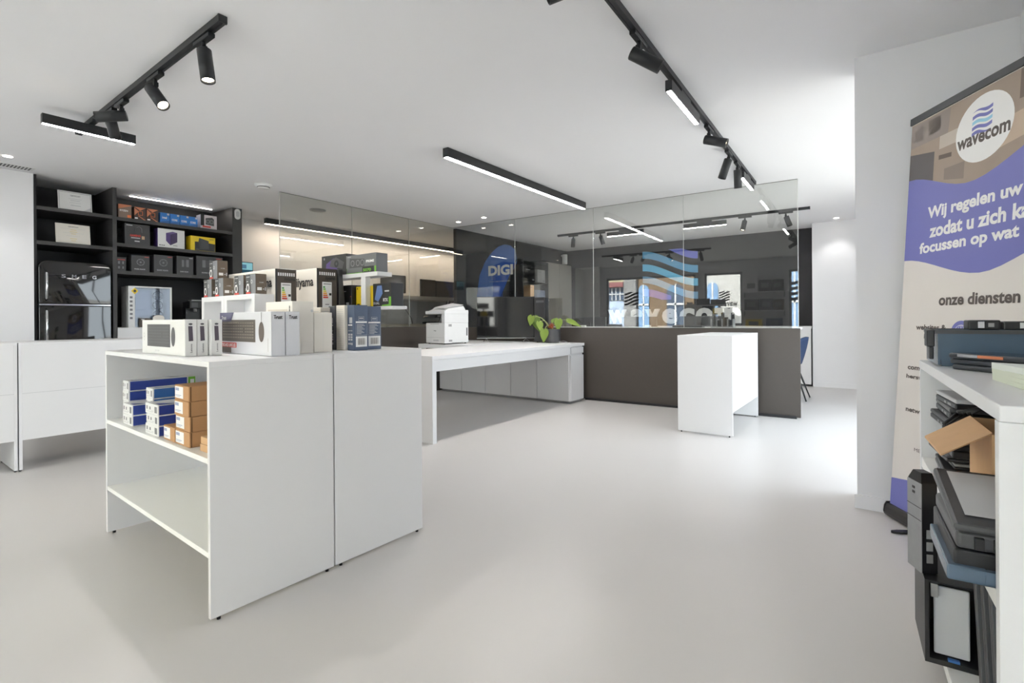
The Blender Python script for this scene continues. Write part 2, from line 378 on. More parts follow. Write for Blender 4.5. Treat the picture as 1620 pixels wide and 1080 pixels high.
def cw(x, y, z=0.0): return V3((NX + x*cos(RZ) - y*sin(RZ), NY + x*sin(RZ) + y*cos(RZ), z))
display_unit('white display unit in the foreground holding toner and brown cartons', cw(0, 0), RZ)
u2 = display_unit('white display unit backed against the foreground one, its closed end at right', cw(-1.235, 0.49+0.497), RZ + pi, D=0.493)
# rz = -90: local x -> -y, local y -> +x, so the closed back (local +y) faces the shop
display_unit('white display unit before the tall fridge and black shelving, its back to the foreground unit', (-5.437, 0.845, 0), R_(-90), W=1.25)
display_unit('white display unit at the far left edge of the picture, cut by the frame', (-5.437, -0.412, 0), R_(-90), W=1.25)
# rotated by -90+3: closed back facing right, under the dark counter
pa = R_(-87)
display_unit('white display unit standing end-on against the dark reception counter', (-1.535, 4.752, 0), R_(-90), W=1.157, D=0.483, H=0.9, shelves=(0.57, 0.242))

# ------------------------------------------------------------------ white desk, low cabinets, printer table
dk = thing('desk', 'long white desk with a slab leg, standing beside the foreground display unit', 'desk', (-3.08, 3.08, 0))
MB().box(-0.85, 0, 0.715, 0, 2.405, 0.75).build('tabletop', WHITE, dk, 0.001, 1)
MB().box(-0.85, 0.001, 0.0, -0.0005, 0.05, 0.715).build('leg', WHITE, dk, 0.001, 1)
MB().box(-0.03, 0.05, 0.615, -0.012, 2.40, 0.715).build('apron', WHITE, dk)
# shallow gap keeps the cabinets clear of the counter board
lc = thing('low_cabinet', 'white low cabinet run with flush doors under the rear glass, carrying plant and television', 'cabinet', (-5.34, 5.488, 0))
MB().box(0, 0, 0.715, 2.25, 0.355, 0.75).build('worktop', WHITE, lc, 0.001, 1)
MB().box(0.02, 0.025, 0.03, 2.22, 0.35, 0.714).build('body', WHITE, lc)
MB().box(0.02, 0.04, 0.0, 2.2, 0.34, 0.03).build('plinth', GREYP, lc)
dx = [0.0, 0.44, 0.88, 1.32, 1.74, 2.215]
for i in range(5): MB().box(dx[i]+0.003, 0.004, 0.035, dx[i+1]-0.003, 0.024, 0.70).build('door', WHITE, lc, 0.001, 1)
MB().box(2.221, 0.025, 0.035, 2.238, 0.35, 0.60).build('end_panel', WHITE, lc, 0.001, 1)
MB().box(2.221, 0.025, 0.625, 2.238, 0.35, 0.70).build('drawer', WHITE, lc, 0.001, 1)
MB().box(2.222, 0.351, 0.600, 2.243, 0.358, 0.622).build('hinge', BLKP, lc); MB().box(2.222, 0.351, 0.690, 2.243, 0.358, 0.712).build('hinge', BLKP, lc)
pt = thing('printer_table', 'white table behind the desk under the white printer', 'table', (-4.85, 4.60, 0))
MB().box(0, 0, 0.70, 0.86, 0.86, 0.75).build('tabletop', WHITE, pt, 0.001, 1)
MB().box(0.0, 0.02, 0, 0.04, 0.10, 0.70).build('leg', WHITE2, pt); MB().box(0.0, 0.83, 0.60, 0.86, 0.86, 0.70).build('ledger', WHITE2, pt)

# far white counter behind the rear glass
fc = thing('back_counter', 'white counter along the back wall under the big white letters', 'counter', (-3.9, 8.93, 0))
MB().box(0, 0, 0.885, 3.06, 0.48, 0.92).build('worktop', WHITE, fc)
for i in range(5): MB().box(0.01+i*0.61, 0.02, 0.03, 0.61+i*0.61, 0.47, 0.884).build('cabinet_front', WHITE, fc)

# ------------------------------------------------------------------ lamps
def downlight(x, y, label, z=ZC):
    r = thing('downlight', label, 'ceiling light', (x, y, z), 0, 'recessed downlights')
    b = MB(); n = 24
    b.add([(k*cos(2*pi*i/n), k*sin(2*pi*i/n), -0.003) for k in (0.045, 0.034) for i in range(n)], [(i, (i+1) % n, (i+1) % n + n, i+n) for i in range(n)]); b.build('rim', PRW, r)
    MB().poly([(0.034*cos(2*pi*i/n), 0.034*sin(2*pi*i/n), -0.002) for i in range(n)]).build('lens', DOWN, r)
    l = bpy.data.lights.new('downlight_beam', 'SPOT'); l.energy = 6; l.spot_size = R_(95); l.spot_blend = 0.6; l.color = (1, 0.98, 0.95); l.shadow_soft_size = 0.04
    o = bpy.data.objects.new('downlight_beam', l); C.objects.link(o); o.parent = r; o.location = (0, 0, -0.02)
downlight(-6.09, 0.98, 'small round recessed downlight above the white wall at far left')
downlight(-5.01, 5.57, 'left one of two small recessed downlights near the glass corner')
downlight(-4.51, 5.55, 'right one of two small recessed downlights near the glass corner')
downlight(-0.5, 8.72, 'small recessed downlight over the white wall beyond the counter')

def linear(name, label, loc, rz, L, wd=0.06, h=0.08, led=LED, group=None, z=ZC):
    r = thing(name, label, 'ceiling light', (loc[0], loc[1], z), rz, group)
    MB().box(-wd/2, 0, -h, wd/2, L, -0.001).build('housing', BLKM, r, 0.002, 1)
    MB().box(-wd/2+0.011, 0.006, -h-0.003, wd/2-0.011, L-0.006, -h).build('diffuser', led, r)
    return r
linear('linear_light', 'long black linear lamp on the shop ceiling in the middle of the picture', (-2.93, 3.10), R_(0.6), 2.50, group='linear ceiling lamps')
linear('linear_light', 'very long black linear lamp along the white wall behind the left glass', (-6.93, 3.69), 0, 5.4, group='linear ceiling lamps', led=EM('led_strip_soft', (255, 232, 204), 20.0))
r = thing('linear_light', 'slim bright light strip set over the boxes in the black shelving', 'ceiling light', (-6.86, 2.09, ZC), R_(2), None)
MB().box(-0.012, 0, -0.012, 0.012, 0.89, -0.001).build('housing', PRW, r); MB().box(-0.01, 0.003, -0.016, 0.01, 0.887, -0.012).build('diffuser', LEDW, r)

def track(label, p, rz, L):
    r = thing('ceiling_track', label, 'light track', (p[0], p[1], ZC), rz, 'black ceiling light tracks')
    MB().box(-0.018, 0, -0.034, -0.006, L, -0.001).box(0.006, 0, -0.034, 0.018, L, -0.001).box(-0.006, 0, -0.012, 0.006, L, -0.001).build('rail', BLKM, r)
    MB().box(-0.020, -0.012, -0.036, 0.020, 0.0, -0.001).build('end_cap', BLKM, r); MB().box(-0.020, L, -0.036, 0.020, L+0.012, -0.001).build('end_cap', BLKM, r)
    MB().box(-0.005, 0.01, -0.032, 0.005, L-0.01, -0.02).build('conductor', BLKP, r)
    return r
def spot(label, x, y, rz, d, lit=True, group='track spotlights', Ls=0.165, rad=0.033, energy=20):
    r = thing('spotlight', label, 'spotlight', (x, y, ZC-0.037), 0, group)
    c, s = cos(rz), sin(rz); ax = V3((-s, c, 0)); bx = V3((c, s, 0))
    MB().obox((0, 0, -0.011), ax, 0.085, bx, 0.016, (0,0,1), 0.010).build('adapter', BLKM, r, 0.002, 1)
    d = V3(d).normalized(); pv = V3((0, 0, -0.052))
    MB().cyl((0,0,-0.02), pv, 0.010, n=12).obox(pv, ax, 0.012, bx, 0.012, (0,0,1), 0.012).build('knuckle', BLKM, r)
    sd = d.cross(V3((0,0,1))); sd = sd.normalized() if sd.length > 0.05 else V3((1,0,0)); up = sd.cross(d).normalized()
    a = pv + d * -0.02 - up * (rad + 0.004) * (1 if abs(d.z) < 0.9 else 0); b = a + d * Ls
    if abs(d.z) >= 0.9: a = pv + d*0.008; b = a + d*Ls
    h = MB(); n = 28; ay = d.orthogonal().normalized(); by = d.cross(ay)
    ring = lambda p, q: [p + ay*q*cos(2*pi*i/n) + by*q*sin(2*pi*i/n) for i in range(n)]
    prof = [(a, rad-0.003), (a + d*0.003, rad), (b, rad), (b, rad-0.004), (b - d*0.012, rad-0.006)]
    vs = []; [vs.extend(ring(p, q)) for p, q in prof]
    h.add(vs, [(k*n+i, k*n+(i+1) % n, (k+1)*n+(i+1) % n, (k+1)*n+i) for k in range(len(prof)-1) for i in range(n)], True); h.add(ring(a, rad-0.003), [tuple(range(n))])
    h.build('housing', BLKM, r)
    MB().poly(ring(b - d*0.012, rad-0.005)).build('lens', LENS if lit else LENSOFF, r)
    if lit:
        l = bpy.data.lights.new('spot_beam', 'SPOT'); l.energy = energy; l.spot_size = R_(60); l.spot_blend = 0.7; l.color = (1, 0.98, 0.95); l.shadow_soft_size = 0.025
        o = bpy.data.objects.new('spot_beam', l); C.objects.link(o); o.parent = r; o.location = b + d*0.005
        o.rotation_euler = d.to_track_quat('-Z', 'Y').to_euler()
    return r
def bar(label, x, y, rz, L, tz, group='linear track modules'):
    """linear module hung under a track; rz its own direction, tz the direction of the track"""
    r = thing('track_bar_light', label, 'track light', (x, y, ZC-0.037), rz, group)
    q = tz - rz; ax = V3((-sin(q), cos(q), 0)); bx = V3((cos(q), sin(q), 0))
    MB().obox((0,0,-0.010), ax, 0.10, bx, 0.017, (0,0,1), 0.0095).build('adapter', BLKM, r)
    MB().box(-0.020, -L/2, -0.085, 0.020, L/2, -0.020).build('housing', BLKM, r, 0.002, 1)
    MB().box(-0.012, -L/2+0.005, -0.087, 0.012, L/2-0.005, -0.085).build('diffuser', LED, r)
    return r
F3 = FW; R3 = RT
# left track, running across the shop
tl = R_(90)
track('black light track at upper left carrying four spotlights and a bar', (-2.50, 1.13), R_(89.2), 2.34)
spot('black spotlight at the near end of the upper left track, shining down', -2.70, 1.135, tl, R3*0.18 - F3*0.10 + UP*-1.0)
spot('black spotlight second from the near end of the upper left track, tilted right', -3.33, 1.142, tl, R3*0.62 - F3*0.25 + UP*-0.75)
spot('black spotlight of the upper left track lying nearly level, pointing left', -3.90, 1.15, tl, R3*-0.88 - F3*0.45 + UP*-0.22)
spot('black spotlight hanging straight down beside the bar of the upper left track', -4.12, 1.152, tl, F3*0.35 + UP*-0.9, lit=False, Ls=0.12)
bar('black glowing bar lamp crossing the far end of the upper left track', -4.47, 1.14, 0, 0.52, tl)
# right track, running towards the rear glass
tr = R_(1.6)
track('black light track at upper right running towards the rear glass', (-0.93, 1.10), tr, 4.72)
spot('black spotlight cut by the top edge of the picture on the upper right track', -0.945, 1.76, tr, R3*-0.9 + UP*-0.35, lit=False)
spot('black spotlight lying slanted, nearest on the upper right track, pointing right', -0.965, 2.42, tr, R3*0.80 - F3*0.15 + UP*-0.50, lit=False)
bar('black glowing bar lamp in the middle of the upper right track', -0.99, 3.22, tr, 0.62, tr)
spot('black lit spotlight on the upper right track just past the bar, pointing right', -1.01, 3.88, tr, R3*0.85 - F3*0.5 + UP*-0.36)
spot('black spotlight on the upper right track tilted down to the left', -1.025, 4.55, tr, R3*-0.28 + F3*0.15 + UP*-0.93, lit=False)
spot('black spotlight hanging down on the upper right track before its last bar', -1.035, 4.92, tr, R3*0.12 + F3*0.2 + UP*-0.97, lit=False)
bar('short black glowing bar lamp at the far end of the upper right track', -1.05, 5.42, tr, 0.55, tr)
# office track behind the rear glass
to = R_(-88)
track('black light track behind the rear glass', (-4.43, 7.47), to, 3.70)
ty = lambda x: 7.47 + (x + 4.43) * 0.035
for x, dd_, lb in ((-4.15, R3*-0.15 + UP*-0.95, 'leftmost dark spotlight on the track behind the rear glass'), (-3.66, R3*0.55 + UP*-0.8, 'second dark spotlight on the track behind the rear glass, tilted right'),
                   (-1.50, R3*-0.5 + UP*-0.85, 'third dark spotlight behind the rear glass, tilted left'), (-1.0, R3*0.6 + UP*-0.75, 'dark spotlight at the right end of the track behind the rear glass')):
    spot(lb, x, ty(x), to, dd_*V3((0.45,0.45,1)) + F3*-0.05, Ls=0.14, energy=260 if x < -1.2 else 8)
bar('glowing bar lamp on the track behind the rear glass, left one, above the wave emblem', -3.24, ty(-3.24), to, 0.60, to)
bar('glowing bar lamp on the track behind the rear glass, right one', -2.04, ty(-2.04), to, 0.60, to)
l = bpy.data.objects['linear_light']

sm = thing('smoke_detector', 'round white smoke detector on the ceiling before the left glass', 'smoke detector', (-5.23, 2.77, ZC))
MB().lathe([(0.0, -0.001), (0.085, -0.001), (0.085, -0.02), (0.06, -0.034), (0.055, -0.046), (0.0, -0.05)]).build('body', PRW, sm)
MB().lathe([(0.0565, -0.030), (0.0625, -0.032), (0.0625, -0.036), (0.057, -0.040)]).build('vent_ring', DGREY, sm)
sp_ = MB().lathe([(0, -0.001), (0.10, -0.001), (0.10, -0.010), (0.0, -0.012)], (-5.9, 3.84, ZC)).build('ceiling_speaker', GREYP); tag(sp_, 'flat round grey ceiling cover behind the left glass', 'ceiling cover')
vt = thing('ceiling_vent', 'small slotted grille in the ceiling above the white wall at far left', 'vent', (-6.42, 1.04, ZC), R_(0))
MB().box(-0.07, -0.17, -0.006, 0.07, 0.17, -0.001).build('frame', PRW, vt)
for k in range(13): MB().box(-0.055, -0.155+k*0.024, -0.008, 0.055, -0.143+k*0.024, -0.006).build('slat', DGREY, vt)
sn_ = MB().cyl((-5.30, 9.18, 2.20), (-5.30, 9.18, 2.40), 0.055).cyl((-5.38, 9.18, 2.38), (-5.30, 9.18, 2.38), 0.02).build('wall_sensor', PRW, bevel=0.004); tag(sn_, 'white capsule sensor in the dark corner behind the rear glass', 'sensor')

# ------------------------------------------------------------------ black shelving with fridge
bs = thing('shelving_unit', 'anthracite floor-to-ceiling shelving with open shelves and fridge bay', 'shelving', (-7.19, 1.242, 0))
H0 = ZC - 0.004; DX = 0.59
MB().box(0, 0, 0, 0.02, 1.97, H0).build('back_panel', SHELFB, bs)
MB().box(0.02, 0, 0, DX, 0.018, H0).build('side_panel', SHELFB, bs)
MB().box(0.02, 0.618, 0, DX, 0.655, H0).build('divider', SHELF, bs)
MB().box(0.02, 1.852, 0, DX, 1.97, H0).build('end_panel', SHELF, bs)
for z in (2.198, 1.860): MB().box(0.02, 0.018, z-0.036, DX-0.004, 0.618, z).build('shelf', SHELF, bs)
for z in (2.190, 1.912, 1.615): MB().box(0.02, 0.655, z-0.036, DX-0.004, 1.852, z).build('shelf', SHELF, bs)
MB().box(0.02, 0.657, 0.03, DX-0.002, 1.850, 0.985).build('base_cabinet', WHITE, bs, 0.001, 1)
MB().box(0.02, 0.657, 0.985, DX, 1.850, 1.0).build('base_top', WHITE, bs, 0.001, 1)
wc = thing('wall_controller', 'small white rounded controller plate on the end of the black shelving', 'controller', (-6.598, 3.155, 2.42))
pts = [(0.0005, 0.036*cos(a) * 1.0, 0.03*(1 if sin(a) >= 0 else -1) + 0.036*sin(a)) for a in [2*pi*k/28 for k in range(28)]]
MB().prism(pts, (0.008, 0, 0)).build('plate', PRW, wc); MB().prism([(0.0085, p[1]*0.55, p[2]*0.55) for p in pts], (0.001, 0, 0)).build('button', PRINTL, wc)

fr = thing('fridge', 'tall glossy black retro fridge with chrome lettering in the black shelving', 'fridge', (-7.16, 1.262, 0))
def rslab(x0, x1, y0, y1, z0, z1, rt, rb, n=8):
    """front-facing slab with rounded corners in the y-z outline, extruded along x"""
    p = []
    for (cy, cz, a0, r) in ((y1-rt, z1-rt, 0, rt), (y0+rt, z1-rt, 90, rt), (y0+rb, z0+rb, 180, rb), (y1-rb, z0+rb, 270, rb)):
        for k in range(n+1): a = R_(a0 + 90*k/n); p.append((x0, cy + r*cos(a), cz + r*sin(a)))
    return MB().prism(p, (x1-x0, 0, 0))
rslab(0, 0.50, 0, 0.575, 0.05, 1.67, 0.08, 0.02).build('cabinet', BLKP, fr, 0.004)
rslab(0.505, 0.60, 0.002, 0.573, 1.245, 1.668, 0.075, 0.008).build('freezer_door', BLKG, fr, 0.022, 4, True)
rslab(0.505, 0.60, 0.002, 0.573, 0.10, 1.228, 0.008, 0.03).build('fridge_door', BLKG, fr, 0.022, 4, True)
MB().box(0.51, 0.006, 1.230, 0.592, 0.569, 1.243).build('chrome_trim', CHROME, fr)
for z0, z1 in ((1.28, 1.56), (0.82, 1.19)):
    MB().tube([(0.595, 0.055, z0), (0.635, 0.055, z0+0.02), (0.64, 0.055, (z0+z1)/2), (0.635, 0.055, z1-0.02), (0.595, 0.055, z1)], 0.010, 10).build('handle', CHROME, fr)
ffr = Face((0.6005, 0.17, 1.505), (0,1,0), (0,0,1), (1,0,0), 0.28, 0.034)
for k, ch in enumerate('SMEG'): ffr.tx(ch, k*0.29, 0, 0.12, 1, CHROME, fr, bold=0.01)
for y in (0.05, 0.52): MB().cyl((0.1, y, 0), (0.1, y, 0.055), 0.02).cyl((0.45, y, 0), (0.45, y, 0.055), 0.02).build('foot', BLKP, fr)

# certificates and boxed goods on the shelves; rz=90: box front looks to +x
def shelf_box(label, y0, wd, z, hg, dp, mat, group=None, xf=-6.625, skew=0.0):
    return carton('product_box', label, (xf, y0, z), R_(90 + skew), wd, dp, hg, mat, group)
for z, y0, wd, hg, lb, pm in ((2.199, 1.435, 0.27, 0.20, 'framed white certificate on the top shelf above the fridge', True), (1.861, 1.415, 0.275, 0.205, 'cream certificate sheet on the shelf right above the fridge', False)):
    ct = thing('certificate', lb, 'certificate', (-6.66, y0, z), R_(90)); tlt = 0.03
    MB().add([(0,0,0),(wd,0,0),(wd,tlt,hg),(0,tlt,hg),(0,0.008,0),(wd,0.008,0),(wd,tlt+0.008,hg),(0,tlt+0.008,hg)], [(0,1,2,3),(7,6,5,4),(0,4,5,1),(1,5,6,2),(2,6,7,3),(3,7,4,0)]).build('sheet', CARDW if pm else CARDC, ct)
    fc_ = Face((0,0,0), (1,0,0), V3((0,tlt,hg)).normalized(), V3((0,-hg,tlt)).normalized(), wd, hg)
    if pm:
        fc_.pr('border', PRINTG, ct, (0.03,0.04,0.97,0.055), (0.03,0.945,0.97,0.96), (0.03,0.04,0.04,0.96), (0.96,0.04,0.97,0.96))
        fc_.pl('corner_print', PRINTL, ct, [(0.72,0.056),(0.958,0.056),(0.958,0.26)])
        fc_.tx('CERTIFICAAT', 0.36, 0.76, 0.3, 0.07, PRINTG, ct); fc_.pr('lines', PRINTL, ct, (0.3,0.62,0.7,0.64), (0.36,0.53,0.64,0.56), (0.33,0.42,0.67,0.44), (0.36,0.27,0.66,0.31))
    else:
        fc_.tx('CERTIFICAAT', 0.36, 0.84, 0.3, 0.06, PRINTG, ct)
        fc_.pr('lines', M('print_gold', (222, 205, 150), 0.5, noise=0), ct, (0.42,0.70,0.6,0.73), (0.4,0.6,0.62,0.63), (0.44,0.5,0.58,0.53), (0.4,0.25,0.6,0.28), (0.43,0.15,0.57,0.18))
        fc_.pr('fine_print', PRINTL, ct, (0.15,0.76,0.85,0.77), (0.2,0.55,0.8,0.56), (0.3,0.4,0.7,0.41))
# processor boxes
g = 'processor boxes on the top shelf'
r, F_ = shelf_box('copper and grey processor box beside the divider on the top shelf', 1.918, 0.12, 2.191, 0.145, 0.10, M('carton_bronze', (128, 108, 94), 0.45, noise=0.1), g)
F_['front'].tx('RYZEN', 0.12, 0.48, 0.6, 0.13, PRINTW, r); F_['front'].pl('corner_print', COPPER, r, [(0, 0.65), (1, 0.95), (1, 1), (0, 1)]); F_['front'].pr('badge', ORG, r, (0.68, 0.05, 0.97, 0.25))
for y0, lb in ((2.062, 'copper-black processor box with square emblem, left of the pair'), (2.180, 'copper-black processor box with square emblem, right of the pair')):
    r, F_ = shelf_box(lb, y0, 0.112, 2.191, 0.14, 0.10, M('carton_dark_copper', (70, 52, 46), 0.45, noise=0.08), g); f = F_['front']
    f.pl('triangle_print', COPPER, r, [(0.02, 0.98), (0.98, 0.98), (0.5, 0.72)]); f.pl('triangle_print', COPPER, r, [(0.02, 0.9), (0.4, 0.66), (0.02, 0.3)])
    f.pr('square_print', ORG, r, (0.33, 0.36, 0.72, 0.39), (0.33, 0.66, 0.72, 0.69), (0.33, 0.39, 0.37, 0.66), (0.68, 0.39, 0.72, 0.66)); f.pl('swoosh', COPPER, r, [(0.3, 0.3), (0.42, 0.3), (0.98, 0.02), (0.8, 0.02)])
    f.pr('label', PRINTW, r, (0.05, 0.06, 0.3, 0.16))
for k, y0 in enumerate((2.312, 2.414, 2.513, 2.608)):
    nm = ('leftmost of the four bright blue processor boxes', 'second from left of the four bright blue processor boxes', 'third from left of the four bright blue processor boxes', 'rightmost of the four bright blue processor boxes')[k]
    r, F_ = shelf_box(nm, y0, 0.094, 2.191, 0.118, 0.08, INTB, g); f = F_['front']
    if k == 0: f.tx('intel', 0.2, 0.42, 0.5, 0.24, PRINTW, r, bold=0.03)
    else: f.tx('CORE', 0.14, 0.32, 0.62, 0.2, PRINTW, r, bold=0.03)
    f.pr('badge', PRINTL, r, (0.72, 0.8, 0.96, 0.97)); f.pl('shade_print', CARDB2, r, [(0, 0), (1, 0), (1, 0.28), (0, 0.12)])
r, F_ = shelf_box('white and dark graphics card box at the right end of the top shelf', 2.735, 0.185, 2.191, 0.165, 0.12, M('carton_pinkgrey', (212, 204, 208), 0.45), g); f = F_['front']
f.pr('dark_print', CARDK2, r, (0, 0.2, 0.22, 1)); f.pr('red_band', RED, r, (0.12, 0.08, 0.62, 0.2))
f.pl('card_print', DGREY, r, [(0.3,0.3),(0.82,0.24),(0.82,0.74),(0.7,0.86),(0.3,0.76)], 2); f.disc('fan_print', PRINTG, r, 0.44, 0.53, 0.026, 3, 0.5); f.disc('fan_print', PRINTG, r, 0.67, 0.53, 0.026, 3, 0.5)
# middle shelf
g = 'hardware boxes on the middle shelf'
r, F_ = shelf_box('dark grey mainboard box with red lettering on the middle shelf', 1.975, 0.235, 1.913, 0.225, 0.10, CARDK, g); f = F_['front']
f.tx('GAMING', 0.2, 0.38, 0.42, 0.11, RED, r, bold=0.04); f.pr('small_lines', PRINTL, r, (0.24,0.30,0.6,0.34), (0.38,0.14,0.58,0.19), (0.06,0.9,0.3,0.94)); f.pr('stamp', M('print_sand', (190,160,130), 0.5), r, (0.66,0.28,0.78,0.44))
pc_ = f.mp(2); MB().tube([pc_(0.42,0.66), pc_(0.44,0.82), pc_(0.56,0.9), pc_(0.66,0.8), pc_(0.67,0.6)], 0.003, 6).build('line_art', PRINTG, r)
r, F_ = shelf_box('white and purple box showing a dark cube on the middle shelf', 2.285, 0.275, 1.913, 0.215, 0.12, CARDW, g); f = F_['front']
F_['left'].pr('purple_side', PURP, r, (0, 0, 1, 1)); F_['top'].pr('purple_top', PURP, r, (0, 0.05, 0.06, 1))
f.pl('cube_print', PURP, r, [(0.3,0.36),(0.46,0.14),(0.46,0.72),(0.3,0.78)]); f.pl('cube_print', M('print_deep_purple',(58,44,84),0.5), r, [(0.46,0.14),(0.72,0.34),(0.72,0.84),(0.46,0.72)]); f.pl('cube_print', M('print_mid_purple',(96,78,130),0.5), r, [(0.3,0.78),(0.46,0.72),(0.72,0.84),(0.55,0.88)])
f.pr('icons', PRINTG, r, (0.05,0.08,0.11,0.14), (0.13,0.08,0.18,0.14), (0.2,0.08,0.25,0.14), (0.56,0.12,0.72,0.15))
r, F_ = shelf_box('yellow and black power supply box on the middle shelf', 2.625, 0.275, 1.913, 0.172, 0.13, YEL, g); f = F_['front']
f.pl('black_print', CARDK2, r, [(0.16,0.02),(0.99,0.02),(0.99,0.55),(0.4,0.62),(0.16,0.62)]); f.pl('unit_print', DGREY, r, [(0.36,0.1),(0.74,0.16),(0.72,0.74),(0.34,0.9),(0.3,0.6)], 2); f.pl('unit_print', CARDK, r, [(0.36,0.1),(0.42,0.62),(0.34,0.9),(0.30,0.6)], 3)
f.tx('650W', 0.76, 0.82, 0.18, 0.08, DGREY, r); f.pr('small_lines', PRINTW, r, (0.2,0.08,0.34,0.12), (0.92,0.06,0.97,0.13)); F_['left'].pr('shade_print', YEL, r, (0,0,1,1))
# cooler boxes row
g = 'black cooler boxes on the lower shelf'
for k, (y0, wd, hg, lb) in enumerate(((1.900, 0.085, 0.145, 'narrow black cooler box half behind the divider on the lower shelf'), (2.034, 0.170, 0.182, 'black cooler box with round fan print, next to the narrow one'),
        (2.246, 0.188, 0.205, 'black cooler box with round fan print in the middle of the lower shelf'), (2.475, 0.178, 0.212, 'black cooler box with slim tower print on the lower shelf'), (2.685, 0.30, 0.235, 'wide black cooler box at the right end of the lower shelf'))):
    r, F_ = shelf_box(lb, y0, wd, 1.616, hg, 0.13, CARDK, g); f = F_['front']
    if k == 0: f.pr('small_lines', RED, r, (0.1,0.8,0.9,0.84)); f.pr('icons', PRINTG, r, (0.15,0.5,0.35,0.7), (0.6,0.5,0.75,0.7), (0.15,0.15,0.35,0.32), (0.6,0.15,0.75,0.32))
    elif k < 3:
        f.disc('fan_print', PRINTG, r, 0.5, 0.58, wd*0.22, 1, 0.75); f.disc('fan_hub', PRINTG, r, 0.5, 0.58, wd*0.06, 1)
        m = f.mp(2)
        for j in range(7): a = 2*pi*j/7; f.pl('fan_blade', DGREY, r, [(0.5+0.06*cos(a), 0.58+0.055*sin(a)), (0.5+0.2*cos(a+0.3), 0.58+0.18*sin(a+0.3)), (0.5+0.2*cos(a+0.75), 0.58+0.18*sin(a+0.75))], 2)
        f.tx('DARK ROCK', 0.16, 0.12, 0.6, 0.07, PRINTL, r); f.pr('red_dash', RED, r, (0.72,0.9,0.95,0.93))
    else:
        u = 0.5 if k == 3 else 0.42
        f.pr('tower_print', PRINTG, r, (u-0.2,0.42,u-0.08,0.8), (u+0.06,0.42,u+0.22,0.82)); f.pr('tower_print', DGREY, r, (u-0.08,0.45,u+0.06,0.78)); f.tx('DARK ROCK', 0.2, 0.12, 0.5, 0.06, PRINTL, r)
        f.pr('badge', RED if k == 4 else PRINTL, r, (0.74,0.9,0.95,0.93))
# on the white base top
p = thing('pc_case', 'white computer case with glass side and yellow diamond badge in the black shelving', 'computer', (-6.63, 2.005, 1.001), R_(90))
W_, D_, H_ = 0.42, 0.22, 0.455
MB().box(0,0,0,0.06,D_,H_).box(0.06,0.012,0.0,W_-0.01,D_,0.02).box(0.06,0.0,H_-0.015,W_-0.01,D_,H_).box(W_-0.02,0,0,W_,D_,H_).box(0.06,D_-0.01,0.02,W_-0.02,D_,H_-0.015).build('case_shell', PRW, p, 0.002, 1)
MB().box(0.06, 0.001, 0.005, W_-0.02, 0.004, H_-0.016).build('glass_side', GLASS('case_glass', (225, 230, 238), 1.45), p)
PALEB = M('case_interior_pale', (206, 210, 220), 0.5, noise=0.05)
MB().box(0.10, 0.10, 0.20, 0.19, 0.13, 0.34).box(0.08, 0.15, 0.12, 0.27, 0.155, 0.42).box(0.08, 0.04, 0.06, 0.30, 0.14, 0.10).build('mainboard_tray', PALEB, p)
for z in (0.14, 0.25, 0.36):
    b = MB(); b.lathe([(0.05, 0), (0.052, 0.02), (0.045, 0.02), (0.045, 0)], n=24)
    q = MB()
    for i in range(6): a = 2*pi*i/6; q.poly([(0.012*cos(a),0.012*sin(a),0.01),(0.043*cos(a),0.043*sin(a),0.004),(0.043*cos(a+0.7),0.043*sin(a+0.7),0.016)])
    for bb in (b, q): bb.v = [(0.315 + x, 0.12 - zz, z + y) for x, y, zz in bb.v]
    o = b.build('fan_ring', GREYP, p); q.build('fan_blades', PRINTL, o)
f = Face((0, -0.0005, 0), (1,0,0), (0,0,1), (0,-1,0), W_, H_); f.pl('badge', YEL, p, [(0.14,0.80),(0.22,0.88),(0.14,0.96),(0.06,0.88)]); f.pl('badge_print', PRINTK, p, [(0.14,0.84),(0.18,0.88),(0.14,0.92),(0.10,0.88)], 2)
for k in range(6): f.pr('vent_slot', PRINTG, p, (0.03, 0.2+k*0.1, 0.09, 0.25+k*0.1))
r, F_ = shelf_box('small brown box with red emblem in front of the white computer case', 2.10, 0.115, 1.001, 0.10, 0.035, BROWNK, None, xf=-6.595); F_['front'].pl('emblem', RED, r, [(0.4,0.3),(0.75,0.42),(0.6,0.62),(0.45,0.5)]); F_['front'].pr('small_lines', PRINTL, r, (0.1,0.82,0.36,0.9))
gd_ = thing('gadget', 'rounded white and red gadget beside the brown box on the white base', 'gadget', (-6.60, 2.275, 1.001), R_(90))
rslab(0, 0.03, -0.055, 0.055, 0.0, 0.135, 0.04, 0.01).build('shell', CARDC, gd_, 0.006); 
gd_.rotation_euler = (0, 0, 0); Face((0.0305, -0.055, 0), (0,1,0), (0,0,1), (1,0,0), 0.11, 0.135).pl('red_corner', RED, gd_, [(0.02,0.05),(0.5,0.05),(0.02,0.5)])
for k, y in enumerate((2.375, 2.42)):
    r, F_ = shelf_box(('small golden brown box, left one, right of the white gadget', 'small golden brown box, right one, before the computer case')[k], y, 0.034, 1.001, 0.07, 0.02, M('carton_gold', (130, 112, 70), 0.5, noise=0.1), None, xf=-6.60)
    F_['front'].pr('label', CARDC, r, (0.25,0.3,0.75,0.7))
cm = thing('small_appliance', 'small black appliance at the right end of the black shelving base', 'appliance', (-6.75, 2.66, 1.001), R_(90))
MB().box(0,0,0,0.16,0.2,0.03).build('base', BLKP, cm, 0.003); MB().box(0,0.12,0.03,0.16,0.2,0.30).build('body', BLKP, cm, 0.004); MB().box(0.0,0.0,0.22,0.16,0.12,0.31).build('head', BLKP, cm, 0.006)
